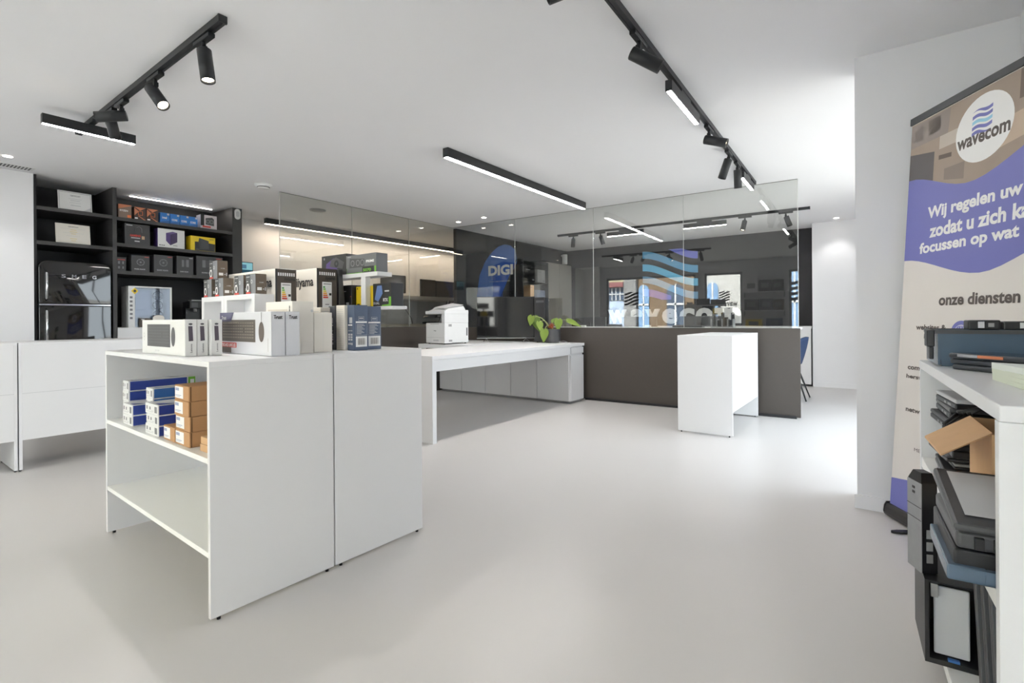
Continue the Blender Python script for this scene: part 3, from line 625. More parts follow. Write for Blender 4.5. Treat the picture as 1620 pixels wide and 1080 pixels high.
MB().box(0.02,-0.002,0.31,0.16,0.1,0.325).build('cup_rail', GREYP, cm); MB().cyl((0.08,0.05,0.22),(0.08,0.05,0.18),0.018).build('spout', GREYP, cm); MB().box(0.02,-0.0015,0.235,0.09,0,0.29).build('display', DGREY, cm)

# ------------------------------------------------------------------ goods on top of the foreground display unit (local frame of the unit)
ZT = 0.9185
def on(label, x, y, z, W, D, H, mat, group=None, rz=0.0, name='product_box'):
    return carton(name, label, cw(x, y, z), RZ + rz, W, D, H, mat, group)
KEYS = M('print_keyboard', (84, 84, 88), 0.5, noise=0.03); KEYC = M('print_keycaps', (128, 127, 126), 0.5, noise=0); 
def keyboard_print(f, par, u0, v0, u1, v1, rows, cols, body=KEYS, key=KEYC, gap=0.25):
    f.pr('keyboard_print', body, par, (u0, v0, u1, v1), lvl=1)
    rr = []; mu = (u1-u0)*0.04; mv = (v1-v0)*0.08; cwid = (u1-u0-2*mu)/cols; rh = (v1-v0-2.6*mv)/rows
    for a in range(rows):
        for b in range(cols):
            if rows > 5 and b in (cols*7//10, ) and a in (2, 3): continue
            x = u0+mu+b*cwid; y = v0+1.6*mv+a*rh; rr.append((x+cwid*gap, y+rh*gap, x+cwid*(1-gap), y+rh*(1-gap)))
    f.pr('keycap_print', key, par, *rr, lvl=2)
# three slim keyboard and mouse boxes
g = 'slim white keyboard set boxes'
for k, (x, y) in enumerate(((-0.868, 0.052), (-0.874, 0.0975), (-0.850, 0.143))):
    r, F_ = on(('slim white box showing a keyboard and mouse, foremost of three in a row', 'slim white box standing second of the three behind the keyboard-and-mouse picture', 'slim white box standing third, rearmost of the three slim ones')[k],
               x, y, ZT, 0.505, 0.043, 0.150, CARDW, g, 0.0)
    f = F_['front']; keyboard_print(f, r, 0.14, 0.22, 0.69, 0.87, 6, 14, KEYS, M('print_keycaps_dark', (100, 100, 104), 0.5, noise=0))
    f.pl('mouse_print', KEYS, r, [(0.755 + 0.045*cos(a), 0.52 + 0.27*sin(a)) for a in [2*pi*i/24 for i in range(24)]])
    f.tx('510', 0.34, 0.08, 0.10, 0.05, PRINTL, r); f.disc('badge_print', PRINTL, r, 0.06, 0.55, 0.010, 1, 0.7); f.disc('badge_print', PRINTL, r, 0.06, 0.45, 0.010, 1, 0.7)
    q = F_['right']; q.pl('key_print', M('print_violet_grey', (92, 84, 96), 0.5, noise=0.05), r, [(0.32, 0.41), (0.70, 0.42), (0.64, 0.82), (0.28, 0.82)]); q.pl('mouse_print', KEYS, r, [(0.48+0.17*cos(a), 0.875+0.026*sin(a)) for a in [2*pi*i/16 for i in range(16)]])
    q.tx('Lenovo', 0.44, 0.10, 0.17, 0.24, PRINTG, r, rot=True)
    F_['top'].pr('mint_top', MINT, r, (0.02, 0.25, 0.98, 0.98)) if k == 2 else None
# two larger keyboard boxes
g = 'large keyboard set boxes'
for k, (x, y) in enumerate(((-0.522, 0.250), (-0.520, 0.312))):
    r, F_ = on(('large white box printed with a dark keyboard and wired mouse', 'large white box standing right behind the box with the wired mouse print')[k], x, y, ZT, 0.46, 0.058, 0.180, M('carton_lavender_white', (216, 217, 222), 0.5, noise=0.02), g, R_(0.3))
    f = F_['front']; f.pl('purple_corner', M('print_dusk_purple', (86, 84, 118), 0.5), r, [(0, 0.78), (0.24, 0.78), (0.30, 1), (0, 1)]); f.tx('Trust', 0.04, 0.83, 0.1, 0.09, PRINTL, r)
    f.pr('dark_print', M('print_dark_brown', (86, 74, 66), 0.5), r, (0, 0.02, 0.24, 0.16))
    keyboard_print(f, r, 0.04, 0.30, 0.72, 0.82, 6, 18, M('print_keyboard_taupe', (96, 90, 84), 0.5, noise=0.03), M('print_keycaps_sand', (158, 150, 138), 0.5, noise=0))
    f.pr('red_band', RED, r, (0, 0.15, 0.35, 0.27)); f.tx('KEYBOARD & MOUSE', 0.01, 0.17, 0.325, 0.08, PRINTW, r, bold=0.02)
    f.pl('mouse_print', M('print_mouse_taupe', (98, 88, 84), 0.5), r, [(0.83+0.05*cos(a), 0.54+0.23*sin(a)) for a in [2*pi*i/24 for i in range(24)]]); f.pr('cable_print', PRINTG, r, (0.826, 0.77, 0.833, 0.99))
    f.pr('small_lines', PRINTL, r, (0.94, 0.1, 0.955, 0.4)); F_['right'].tx('Trust', 0.18, 0.83, 0.62, 0.09, PRINTK, r, bold=0.03)
    F_['right'].pr('seam_print', PRINTL, r, (0.02, 0.1, 0.05, 0.95))
# plain white boxes
g = 'plain white boxes'
r, F_ = on('tall plain white box with a window slot, right behind the keyboard boxes', -0.355, 0.376, ZT, 0.228, 0.098, 0.226, CARDC, g)
f = F_['front']; f.pr('window_slot', M('slot_cream', (206, 198, 186), 0.6), r, (0.10, 0.3, 0.84, 0.85)); f.tx('i', 0.90, 0.66, 0.03, 0.26, PRINTK, r, bold=0.04); F_['right'].disc('small_print', PRINTL, r, 0.92, 0.82, 0.006)
r, F_ = on('plain cream box standing between the tall white box and the slate blue cartons', -0.36, 0.480, ZT, 0.226, 0.090, 0.178, CARDC, g)
F_['right'].pr('joint_print', PRINTL, r, (0.48, 0.05, 0.49, 0.95))
r, F_ = on('white box with fine text, its top showing between the slate cartons and monitor box', -0.42, 0.59, ZT, 0.16, 0.05, 0.205, CARDC, g)
F_['right'].pr('text_lines', PRINTL, r, *[(0.1, 0.72+k*0.06, 0.95, 0.73+k*0.06) for k in range(4)]); F_['front'].pr('text_lines', PRINTL, r, *[(0.1, 0.72+k*0.06, 0.9, 0.73+k*0.06) for k in range(4)])
# slate cartons with barcodes
g = 'slate laptop accessory cartons'
def spine(f, r):
    f.pr('code_label', PRINTL, r, (0.3, 0.60, 0.72, 0.73)); f.pr('code_label', PRINTW, r, (0.12, 0.545, 0.72, 0.575)); f.tx('ADAPTER', 0.14, 0.42, 0.62, 0.03, PRINTL, r)
    f.pr('symbol', PRINTL, r, *[(0.14+(j % 2)*0.34, 0.22+(j//2)*0.055, 0.40+(j % 2)*0.34, 0.26+(j//2)*0.055) for j in range(6)]); f.pr('symbol', PRINTL, r, (0.15,0.13,0.3,0.17), (0.36,0.13,0.52,0.17), (0.58,0.12,0.75,0.17))
    f.pr('fine_lines', PRINTG, r, *[(0.14, 0.48+j*0.015, 0.7, 0.486+j*0.015) for j in range(3)])
def bluefront(f, r):
    f.pr('title_box', PRINTL, r, (0.30, 0.66, 0.72, 0.665), (0.30, 0.745, 0.72, 0.75), (0.30, 0.665, 0.315, 0.745), (0.705, 0.665, 0.72, 0.745), (0.36, 0.70, 0.66, 0.72))
    f.pr('white_band', PRINTW, r, (0.10, 0.605, 0.93, 0.64)); f.pr('panel_border', PRINTL, r, (0.09, 0.33, 0.93, 0.336), (0.09, 0.336, 0.10, 0.605), (0.92, 0.336, 0.93, 0.605))
    f.pr('text_lines', PRINTL, r, *[(0.16, 0.36+j*0.026, 0.16+0.35+0.3*((j*37) % 10)/10, 0.37+j*0.026) for j in range(9)])
    f.pr('barcode_label', PRINTW, r, (0.10, 0.08, 0.93, 0.31)); f.pr('barcode', M('print_barcode', (120, 112, 106), 0.5, noise=0), r, *[(0.24+j*0.05, 0.12, 0.24+j*0.05+(0.028 if j % 3 else 0.014), 0.27) for j in range(11)], lvl=2)
r, F_ = on('dark slate carton with narrow spine, leftmost of the upright cartons at the right end', -0.292, 0.651, ZT, 0.055, 0.085, 0.212, SLATEG, g); spine(F_['front'], r); bluefront(F_['right'], r)
r, F_ = on('cream carton with printed text lines between the two slate cartons', -0.233, 0.655, ZT, 0.068, 0.085, 0.214, CARDC, g); F_['front'].pr('text_lines', PRINTL, r, *[(0.1, 0.06+j*0.04, 0.9, 0.067+j*0.04) for j in range(22)])
r, F_ = on('slate blue carton with white barcode label, front one at the right end', -0.161, 0.668, ZT, 0.055, 0.075, 0.214, SLATE, g); spine(F_['front'], r); bluefront(F_['right'], r); F_['top'].pr('tab', CARDB, r, (0.3, 0.3, 0.7, 0.7))
r, F_ = on('slate blue carton half hidden behind the barcode carton at the right end', -0.185, 0.755, ZT, 0.055, 0.085, 0.210, SLATE, g); bluefront(F_['right'], r)
# white cubes with earphone boxes
g = 'white open display cubes'
def cube(label, x0, x1, y0, y1, H):
    r = thing('display_cube', label, 'display cube', cw(x0, y0, ZT), RZ, g); W = x1-x0; D = y1-y0; t = 0.03 if W > 0.2 else 0.02
    MB().box(0,0,0,W,D,t*0.7).box(0,0,H-t*0.8,W,D,H).box(0,0,t*0.7,t,D,H-t*0.8).box(W-t,0,t*0.7,W,D,H-t*0.8).build('frame', WHITE, r, 0.001, 1)
    MB().box(t,D-0.006,t*0.7,W-t,D,H-t*0.8).build('back', WHITE, r); return r
cube('white open cube under the left pile of small silver-brown boxes', -1.108, -0.832, 0.394, 0.489, 0.272)
cube('white open cube under the right pair of small silver-brown boxes', -0.828, -0.502, 0.394, 0.489, 0.272)
g = 'small silver and brown boxes on the cubes'
def cooler(label, x, y, z):
    r, F_ = on(label, x, y, z, 0.098, 0.052, 0.096, SILVC, g); f = F_['front']
    f.pl('dark_print', DGREY, r, [(0, 0), (0.55, 0), (0.45, 1), (0, 1)]); f.tx('DARK', 0.1, 0.84, 0.36, 0.05, PRINTW, r, lvl=3); f.disc('ring_print', PRINTW, r, 0.22, 0.32, 0.015, 2, 0.6, sq=1.4); f.disc('ring_print', PRINTL, r, 0.62, 0.62, 0.010, 2, 0.5)
    f.pr('red_band', RED, r, (0.04, 0.02, 0.5, 0.11), lvl=2); f.pr('small_lines', PRINTL, r, (0.1,0.62,0.26,0.66), (0.1,0.5,0.4,0.52), lvl=2)
    q = F_['right']; q.pr('brown_side', TAUPE, r, (0, 0, 1, 1)); q.pr('label', PRINTW, r, (0.14, 0.18, 0.56, 0.33), lvl=2); q.pr('label', PRINTL, r, (0.66,0.22,0.78,0.27), (0.84,0.17,0.93,0.34), lvl=2); q.tx('HOME', 0.32, 0.55, 0.4, 0.05, PRINTL, r, lvl=3); q.pr('line', M('print_tan', (140,126,110), 0.5, noise=0), r, (0.1,0.5,0.9,0.51), lvl=2)
    F_['top'].pr('brown_top', M('print_tan', (140,126,110), 0.5, noise=0), r, (0,0,1,1))
zb = ZT + 0.2725
cooler('small silver-brown box at the bottom left of the left pile', -1.105, 0.405, zb); cooler('small silver-brown box at the bottom right of the left pile', -0.97, 0.408, zb)
cooler('small silver-brown box lying alone on top of the left pile', -1.045, 0.410, zb + 0.0965)
cooler('small silver-brown box on the right cube, left one of its pair', -0.735, 0.405, zb); cooler('small silver-brown box on the right cube, right one of its pair', -0.615, 0.407, zb)
# monitor boxes
g = 'white monitor boxes'
ELAB = [(60, 150, 70), (130, 190, 70), (228, 214, 60), (240, 176, 50), (232, 128, 50), (214, 70, 50)]
for k, (x0, x1, y0, y1, z0, H, lb) in enumerate(((-1.01, -0.50, 0.494, 0.602, ZT, 0.398, 'large white monitor box with black end, left one behind the white cubes'), (-1.0, -0.50, 0.715, 0.832, ZT, 0.418, 'large white monitor box with black lettering, right one'))):
    W = x1-x0; D = y1-y0
    r, F_ = on(lb, x0, y0, z0, W, D, H, CARDC, g); q = F_['right']; q.pr('black_end', BROWNK, r, (0, 0, 1, 1)); q.pr('dark_edge', CARDK, r, (0, 0, 0.08, 1), lvl=2)
    q.pr('symbols', PRINTW, r, *[(0.12+j*0.105, 0.915, 0.185+j*0.105, 0.955) for j in range(8)], lvl=2)
    q.pr('energy_label', PRINTW, r, (0.26, 0.45, 0.74, 0.83), lvl=2)
    for j, c in enumerate(ELAB): q.pr('energy_bar', M('energy_%d%d%d' % c, c, 0.5, noise=0), r, (0.30, 0.755-j*0.026, 0.40+j*0.03, 0.774-j*0.026), lvl=3)
    q.pr('energy_arrow', PRINTK, r, (0.60, 0.66, 0.72, 0.69), lvl=3); q.pr('label_line', PRINTG, r, (0.32, 0.80, 0.7, 0.81), (0.4, 0.54, 0.6, 0.55), lvl=3)
    f = F_['front']; f.tx('iiyama', 0.60, 0.74, 0.34, 0.15, PRINTK, r, bold=0.025)
    q.tx('iiyama', 0.42, 0.845, 0.52, 0.055, PRINTK, r, bold=0.02, lvl=3)
    f.pl('crease_print', PRINTL, r, [(0.70, 0.5), (0.72, 0.5), (0.84, 0.0), (0.78, 0.0)]) if k else None
    MB().box(0.1, D*0.48, H, W-0.1, D*0.52, H+0.0015).build('tape', M('clear_tape', (200, 190, 172), 0.3), r)
# dark laptop box leaning
r = thing('laptop_box', 'tall dark box leaning behind the right monitor box', 'box', cw(-0.70, 0.846, ZT), RZ)
MB().add([(0,0,0),(0.21,0,0),(0.21,0.05,0),(0,0.05,0),(0.03,-0.002,0.42),(0.20,-0.002,0.42),(0.20,0.022,0.42),(0.03,0.022,0.42)], [(0,3,2,1),(4,5,6,7),(0,1,5,4),(1,2,6,5),(2,3,7,6),(3,0,4,7)]).build('carton', CARDK, r, 0.002, 1)
text('lettering', 'GAMING', lambda u, v: V3((0.2108 - 0.0235*v, 0.004 + 0.034*u, 0.05 + 0.42*v)), 0.3, 0.02, 0.4, 0.3, PRINTL, r, rot=True)
# stand with graphics card boxes
st = thing('display_stand', 'white two-level stand at the rear edge carrying graphics card boxes', 'display stand', cw(-0.83, 0.895, ZT), RZ)
MB().box(0,0,0.373,0.60,0.095,0.396).build('top', WHITE, st, 0.001, 1); MB().box(0.28,0,0.198,0.72,0.095,0.214).build('lower_shelf', WHITE, st, 0.001, 1)
MB().box(0.46,0.0,0.214,0.50,0.03,0.373).build('post', WHITE, st); MB().box(0.02,0.02,0,0.05,0.09,0.373).build('leg', WHITE, st); MB().box(0.32,0.02,0,0.36,0.09,0.198).build('leg', WHITE, st)
g = 'graphics card boxes'
z1 = ZT + 0.3965; z2 = ZT + 0.2145
r, F_ = on('dark graphics card box with purple glow on the stand top, left one', -0.755, 0.900, z1, 0.235, 0.075, 0.118, CARDK2, g, R_(2)); f = F_['front']
f.pl('purple_glow', PURP, r, [(0.15,0.05),(0.55,0.05),(0.7,0.5),(0.5,0.85),(0.2,0.6)]); f.pl('magenta_glow', M('print_magenta',(190,60,150),0.5), r, [(0.3,0.06),(0.5,0.06),(0.45,0.3)], 2); f.pl('card_print', DGREY, r, [(0.35,0.45),(0.85,0.3),(0.92,0.6),(0.6,0.88),(0.4,0.75)], 3); f.disc('fan_print', CARDK2, r, 0.62, 0.56, 0.02, 4, 0.4); f.disc('badge', PRINTG, r, 0.12, 0.85, 0.007, 2)
q = F_['left']; q.pr('green_corner', GRN, r, (0, 0, 1, 0.2)); q.pr('label', PRINTL, r, (0.2,0.4,0.7,0.72)); f.pr('green_corner', GRN, r, (0,0,0.06,0.2), lvl=2)
r, F_ = on('grey and green graphics card box with three fans on the stand top, right one', -0.505, 0.898, z1, 0.262, 0.075, 0.100, M('carton_steel',(104,106,108),0.4,noise=0.1), g); f = F_['front']
f.pl('card_print', DGREY, r, [(0.1,0.3),(0.62,0.3),(0.62,0.74),(0.12,0.84)]); [f.disc('fan_print', PRINTG, r, u, 0.55, 0.017, 2, 0.7) for u in (0.22,0.40,0.55)]
f.tx('PRIME', 0.68, 0.52, 0.26, 0.13, PRINTW, r, bold=0.03); f.pr('black_label', CARDK2, r, (0.55,0.02,0.93,0.32), lvl=2); f.tx('5070', 0.58, 0.05, 0.26, 0.16, GRN, r, bold=0.03, lvl=3); f.pr('green_band', GRN, r, (0,0,0.55,0.03), (0.95,0.0,1,0.3)); f.tx('ASUS', 0.04, 0.88, 0.12, 0.06, PRINTL, r)
q = F_['left']; q.pr('white_side', PRINTW, r, (0,0.3,1,1)); q.pr('green_side', GRN, r, (0,0,1,0.3)); q.pr('small_lines', PRINTG, r, (0.1,0.86,0.9,0.92), (0.1,0.6,0.8,0.63), (0.5,0.36,0.9,0.4), lvl=2)
r, F_ = on('black box at the left of the lower stand shelf, beside the yellow one', -0.55, 0.902, z2, 0.085, 0.07, 0.122, CARDK2, g); F_['front'].pr('small_lines', PRINTL, r, (0.15,0.7,0.4,0.74), (0.4,0.1,0.7,0.22)); F_['front'].pr('orange_dot', ORG, r, (0.86,0.45,0.94,0.5))
r, F_ = on('yellow and black graphics card box behind the stand post', -0.462, 0.928, z2, 0.175, 0.058, 0.112, YEL, g); f = F_['front']; f.pl('card_print', CARDK, r, [(0.25,0.5),(0.45,0.75),(0.62,0.75),(0.62,0.1),(0.5,0.15)]); f.pr('small_lines', PRINTK, r, (0.06,0.08,0.2,0.16), (0.06,0.86,0.1,0.94), (0.92,0.05,0.97,0.14)); F_['top'].pr('black_top', CARDK2, r, (0,0,1,1))
r, F_ = on('dark graphics card box with blue card picture and green corner, right end of lower shelf', -0.272, 0.898, z2, 0.148, 0.08, 0.118, CARDK2, g); f = F_['front']; f.pl('blue_card', M('print_steel_blue',(96,124,176),0.45,noise=0.2), r, [(0.1,0.3),(0.3,0.2),(0.55,0.55),(0.5,0.9),(0.25,0.9)]); f.pl('green_corner', GRN, r, [(0.5,0),(1,0),(1,0.4),(0.88,0.4),(0.88,0.08),(0.5,0.05)]); f.tx('RTX', 0.58, 0.2, 0.26, 0.14, PRINTW, r, bold=0.03); f.tx('DUAL', 0.04, 0.08, 0.34, 0.1, PRINTL, r); f.pr('small_lines', PRINTL, r, (0.66,0.62,0.9,0.68))

# ------------------------------------------------------------------ toner and brown cartons inside the open unit
ZS = 0.5755
def toner(label, x, y, lvl_, W=0.105, D=0.26, H=0.049, side=CARDB, green=False, g='white and blue toner cartons', z0=None):
    z = (ZS if z0 is None else z0) + lvl_*(H+0.0004)
    r, F_ = on(label, x, y, z, W, D, H, CARDW, g, name='toner_box'); q = F_['right']
    q.pr('blue_band', side, r, (0.02, 0.06, 0.96 if not green else 0.84, 0.94)); 
    if green: q.pr('green_band', GRN, r, (0.86, 0.04, 0.97, 0.96)); q.pr('white_dot', PRINTW, r, (0.89, 0.25, 0.95, 0.7), lvl=2)
    f = F_['front']; f.pr('code_print', PRINTG, r, (0.1,0.4,0.2,0.75), (0.34,0.42,0.44,0.7), (0.74,0.2,0.92,0.8)); f.pr('fine_print', PRINTL, r, (0.5,0.3,0.66,0.36), (0.08,0.2,0.6,0.25))
    t = F_['top']; t.pl('swoosh', side, r, [(0.55,0.05),(0.95,0.05),(0.95,0.4)]); t.pl('swoosh', M('print_slate', (120,124,140), 0.5, noise=0), r, [(0.1,0.55),(0.85,0.7),(0.85,0.76),(0.2,0.68)])
    return r, F_
LV = ('bottom', 'second', 'third', 'top')
for k in range(4): toner('white-blue toner carton, %s of the four-high stack at the left end' % LV[k], -1.135 + (0.004 if k % 2 else 0), 0.045, k, W=0.088, D=0.30, green=k >= 2)
for k in range(2):
    r, F_ = toner('white-blue toner carton, %s of the low stack right of the four-high one' % ('bottom', 'top')[k], -1.035, 0.02, k, W=0.135, D=0.18)
    if k == 0: F_['right'].pl('arrow_mark', PRINTW, r, [(0.6,0.25),(0.85,0.25),(0.85,0.8)], 2)
for k in range(4): toner('white-blue toner carton, %s of the middle four-high stack' % LV[k], -0.815, 0.05, k, W=0.085, D=0.27, H=0.046, side=CARDB2)
for k in range(3): toner('white-blue toner carton, %s of the stack before the brown cartons' % ('bottom', 'middle', 'top')[k], -0.705 + 0.02*(k == 1), 0.015, k, W=0.155 - 0.02*(k == 1), D=0.2, H=0.044)
def brown(label, x, y, z, W, D, H, mat=KRAFT, lab=True, g='brown cartons in the open unit'):
    r, F_ = on(label, x, y, z, W, D, H, mat, g, name='brown_carton'); f = F_['front']
    if lab: f.pr('white_label', PRINTW, r, (0.04, 0.12, 0.62, 0.9)); f.pr('label_print', M('print_blue_grey', (150,160,190), 0.5, noise=0), r, (0.08,0.62,0.34,0.82), (0.08,0.3,0.5,0.34), (0.08,0.22,0.4,0.25), lvl=2)
    F_['right'].pl('lid_edge', M('carton_edge_brown', (112, 80, 52), 0.7, noise=0), r, [(0.015, 0.02), (0.03, 0.02), (0.03, 0.98), (0.015, 0.98)])
    return r
brown('single low brown carton with white label between toner and brown stack', -0.502, 0.02, ZS, 0.118, 0.16, 0.058)
for k in range(4): brown('brown carton with white label, %s of the four-high brown stack' % LV[k], -0.375 - 0.004*k, 0.02 + 0.003*(k % 2), ZS + k*0.0585, 0.142, 0.30, 0.058)
brown('flat brown carton lying lowest at the right end of the open unit', -0.162, 0.03, ZS, 0.138, 0.2, 0.027, KRAFT2, False)
brown('flat brown carton on top of the lowest flat one at the right end', -0.160, 0.032, ZS+0.0274, 0.136, 0.2, 0.027, KRAFT2, False)

# ------------------------------------------------------------------ printer, television, plant on the desk group
pr = thing('printer', 'white multifunction laser printer on the white table before the left glass', 'printer', (-4.77, 4.66, 0.7505), R_(-4))
W_, D_ = 0.36, 0.42
MB().box(0, 0, 0.012, W_, D_, 0.27).build('lower_body', PRW, pr, 0.008, 2)
MB().box(0.30, 0.0, 0.27, W_, D_, 0.42).build('side_column', PRW, pr, 0.004); MB().box(0, 0.30, 0.27, 0.30, D_, 0.42).build('rear_body', BLKP, pr, 0.003)
MB().box(-0.004, -0.004, 0.385, W_+0.003, D_, 0.425).box(0.05, 0.02, 0.425, W_, D_, 0.435).build('scanner', PRW, pr, 0.003, 1)
MB().add([(0.03,0.06,0.436),(0.33,0.06,0.436),(0.33,0.40,0.436),(0.03,0.40,0.436),(0.06,0.10,0.47),(0.31,0.10,0.455),(0.31,0.38,0.49),(0.06,0.38,0.515)], [(0,3,2,1),(4,5,6,7),(0,1,5,4),(1,2,6,5),(2,3,7,6),(3,0,4,7)]).build('document_feeder', PRW, pr, 0.004)
MB().add([(0.10,0.05,0.465),(0.30,0.05,0.452),(0.33,0.36,0.50),(0.12,0.36,0.525),(0.10,0.05,0.470),(0.30,0.05,0.457),(0.33,0.36,0.506),(0.12,0.36,0.531)], [(0,3,2,1),(4,5,6,7),(0,1,5,4),(1,2,6,5),(2,3,7,6),(3,0,4,7)]).build('paper_tray', PRINTL, pr)
MB().box(-0.03, -0.035, 0.335, 0.26, 0.02, 0.345).add([(-0.02,-0.035,0.345),(0.2,-0.035,0.345),(0.2,0.02,0.372),(-0.02,0.02,0.372),(-0.02,0.02,0.345),(0.2,0.02,0.345)], [(0,1,2,3),(3,2,5,4),(0,3,4),(1,5,2)]).build('control_panel', BLKP, pr)
MB().box(0.0, 0.02, 0.275, 0.295, 0.29, 0.28).build('output_tray', DGREY, pr)
f = Face((0, -0.0005, 0.012), (1,0,0), (0,0,1), (0,-1,0), W_, 0.258); f.pr('front_seams', GREYP, pr, (0.03,0.28,0.97,0.286), (0.25,0.93,0.7,0.95)); f.pr('drawer_grip', PRINTL, pr, (0.4,0.1,0.68,0.18)); f.tx('hp', 0.44, 0.58, 0.12, 0.07, DGREY, pr)
f = Face((W_+0.0005, 0, 0.012), (0,1,0), (0,0,1), (1,0,0), D_, 0.258); f.pr('side_port', GREYP, pr, (0.15,0.82,0.28,0.94)); f.pr('side_foot', GREYP, pr, (0.3,0.01,0.75,0.03), (0.16,0.08,0.3,0.17)); f.pr('rear_vent', DGREY, pr, (0.9,0.35,0.95,0.75))
for x in (0.03, W_-0.03):
    for y in (0.03, D_-0.03): MB().cyl((x,y,0),(x,y,0.013),0.012,n=10).build('foot', BLKP, pr)

tv = thing('television', 'large black glossy television on wire feet behind the desk', 'television', (-4.13, 5.545, 0.7505), R_(35))
TW = 0.80
MB().box(-TW/2, 0, 0.05, TW/2, 0.035, 0.62).build('casing', BLKP, tv, 0.003, 1); MB().box(-TW/2+0.006, -0.002, 0.064, TW/2-0.006, 0.001, 0.613).build('screen', BLKG, tv); MB().box(-TW/2, -0.003, 0.05, TW/2, 0, 0.06).build('lower_bezel', GREYP, tv)
for s_ in (-1, 1):
    x = s_*0.27
    MB().tube([(x-0.05*s_, -0.05, 0.004), (x, 0.0, 0.045), (x, 0.02, 0.055), (x, 0.05, 0.045), (x+0.05*s_, 0.10, 0.004)], 0.004, 8).build('foot', GREYP, tv)
pb = thing('computer_tower', 'black computer tower standing on the low cabinet right of the television', 'computer', (-3.735, 5.645, 0.7505), R_(10))
MB().box(0,0,0.01,0.15,0.15,0.60).build('case', BLKP, pb, 0.004); MB().box(0.01,-0.004,0.02,0.14,0.0,0.59).build('front_panel', CARDK2, pb, 0.002); MB().box(0.03,-0.006,0.53,0.14,-0.004,0.56).build('drive_slot', DGREY, pb)
for x in (0.03, 0.14):
    for y in (0.04, 0.12): MB().cyl((x,y,0),(x,y,0.011),0.012,n=8).build('foot', BLKP, pb)

PX, PY, PZ = -3.46, 5.665, 0.7505
pot = thing('potted_anthurium', 'green potted plant with orange flower in a dark ribbed pot on the low cabinet', 'plant', (PX, PY, PZ))
prof = [(0.0,0.0),(0.085,0.0),(0.096,0.015),(0.098,0.02)] + [(0.101+0.0012*(k % 2), 0.03+k*0.012) for k in range(12)] + [(0.103,0.175),(0.099,0.18),(0.094,0.178),(0.094,0.16),(0.0,0.158)]
MB().lathe(prof, n=32).build('pot', M('pot_glaze_dark', (62, 62, 64), 0.45, noise=0.2, scale=14), pot); MB().lathe([(0.0,0.165),(0.093,0.163),(0.093,0.158)], n=24).build('soil', M('soil', (48,38,30), 0.95, noise=0.3, scale=60), pot)
LEAF = M('leaf_green', (112, 134, 50), 0.45, noise=0.16, scale=22); LEAFD = M('leaf_green_deep', (88, 112, 42), 0.5, noise=0.16, scale=22); STEM = M('stem_green', (170, 178, 120), 0.5)
def leaf(base, tip_dir, L, wd, nrm, mat, droop=0.25):
    """heart-shaped leaf with a crease along its midrib"""
    t = V3(tip_dir).normalized(); n = V3(nrm); n = (n - t*n.dot(t)).normalized(); b = t.cross(n); base = V3(base)
    prof = [(-0.16,0.30),(-0.10,0.62),(0.06,0.92),(0.22,1.0),(0.42,0.88),(0.62,0.62),(0.80,0.34),(0.93,0.12)]
    mid = [base + t*(L*max(0, u)) - n*(droop*L*u*u*0.5) for u, _ in prof]; l_ = []; r_ = []
    for (u, h), m_ in zip(prof, mid):
        q = base + t*(L*u) - n*(droop*L*u*abs(u)*0.5)
        l_.append(q + b*(wd*h/2) + n*(wd*0.10*h)); r_.append(q - b*(wd*h/2) + n*(wd*0.10*h))
    tip = base + t*L - n*(droop*L*0.5); k = len(prof)
    vs = mid + l_ + r_ + [tip]; fs = []
    for i in range(k-1): fs += [(i, i+1, k+i+1, k+i), (i+1, i, 2*k+i, 2*k+i+1)]
    fs += [(k-1, 3*k, 2*k-1), (3*k, k-1, 3*k-1)]
    return MB().add(vs, fs, True).build('leaf', mat, pot)
T_ = lambda dx, dz, dy=0: RT*dx + UP*dz + FW*dy      # offsets seen from the shop side
top = V3((0,0,0.16))
LFS = [(T_(-0.27,0.345,-0.05), T_(-0.25,-0.9,0.1), 0.13, 0.11, -FW + UP*0.4 - RT*0.5, LEAF), (T_(-0.235,0.33,0.0), T_(0.30,-0.85,-0.1), 0.20, 0.13, -FW*1.0 + UP*0.3, LEAFD),
       (T_(-0.18,0.27,-0.06), T_(0.1,-0.5,-0.2), 0.13, 0.10, -FW + UP*0.6 + RT*0.4, LEAF), (T_(-0.115,0.17,-0.09), T_(-0.05,-1,0), 0.17, 0.115, -FW + RT*0.1, LEAF),
       (T_(0.075,0.30,-0.02), T_(-0.05,-1,-0.1), 0.15, 0.11, -FW + UP*0.3, LEAF), (T_(0.20,0.285,0.0), T_(0.95,-0.35,-0.1), 0.20, 0.10, -FW*0.7 + UP*0.8, LEAF), (T_(0.02,0.26,0.06), T_(0.3,0.4,0.5), 0.14, 0.1, UP - FW, LEAFD)]
for b_, t_, L_, w_, n_, m_ in LFS:
    leaf(b_, t_, L_, w_, n_, m_)
    p1 = top + V3((b_.x*0.08, b_.y*0.08, 0)); mid_ = p1.lerp(b_, 0.55) + UP*0.07
    MB().tube([p1, p1.lerp(mid_, 0.6) + UP*0.02, mid_, b_.lerp(mid_, 0.25) + UP*0.01, b_], 0.0028, 6).build('stem', STEM, pot)
b = MB(); random.seed(3); c0 = T_(-0.02, 0.215, -0.05)
for k in range(46):
    d = V3((random.gauss(0,1), random.gauss(0,1), random.gauss(0.35,1))).normalized(); L_ = random.uniform(0.035,0.055)
    b.cyl(c0, c0 + d*L_, 0.006, 0.001, 5, False)
b.build('flower', M('flower_orange', (168, 84, 50), 0.6, noise=0.3), pot); MB().tube([top, top.lerp(c0, 0.6), c0], 0.004, 6).build('stem', STEM, pot)
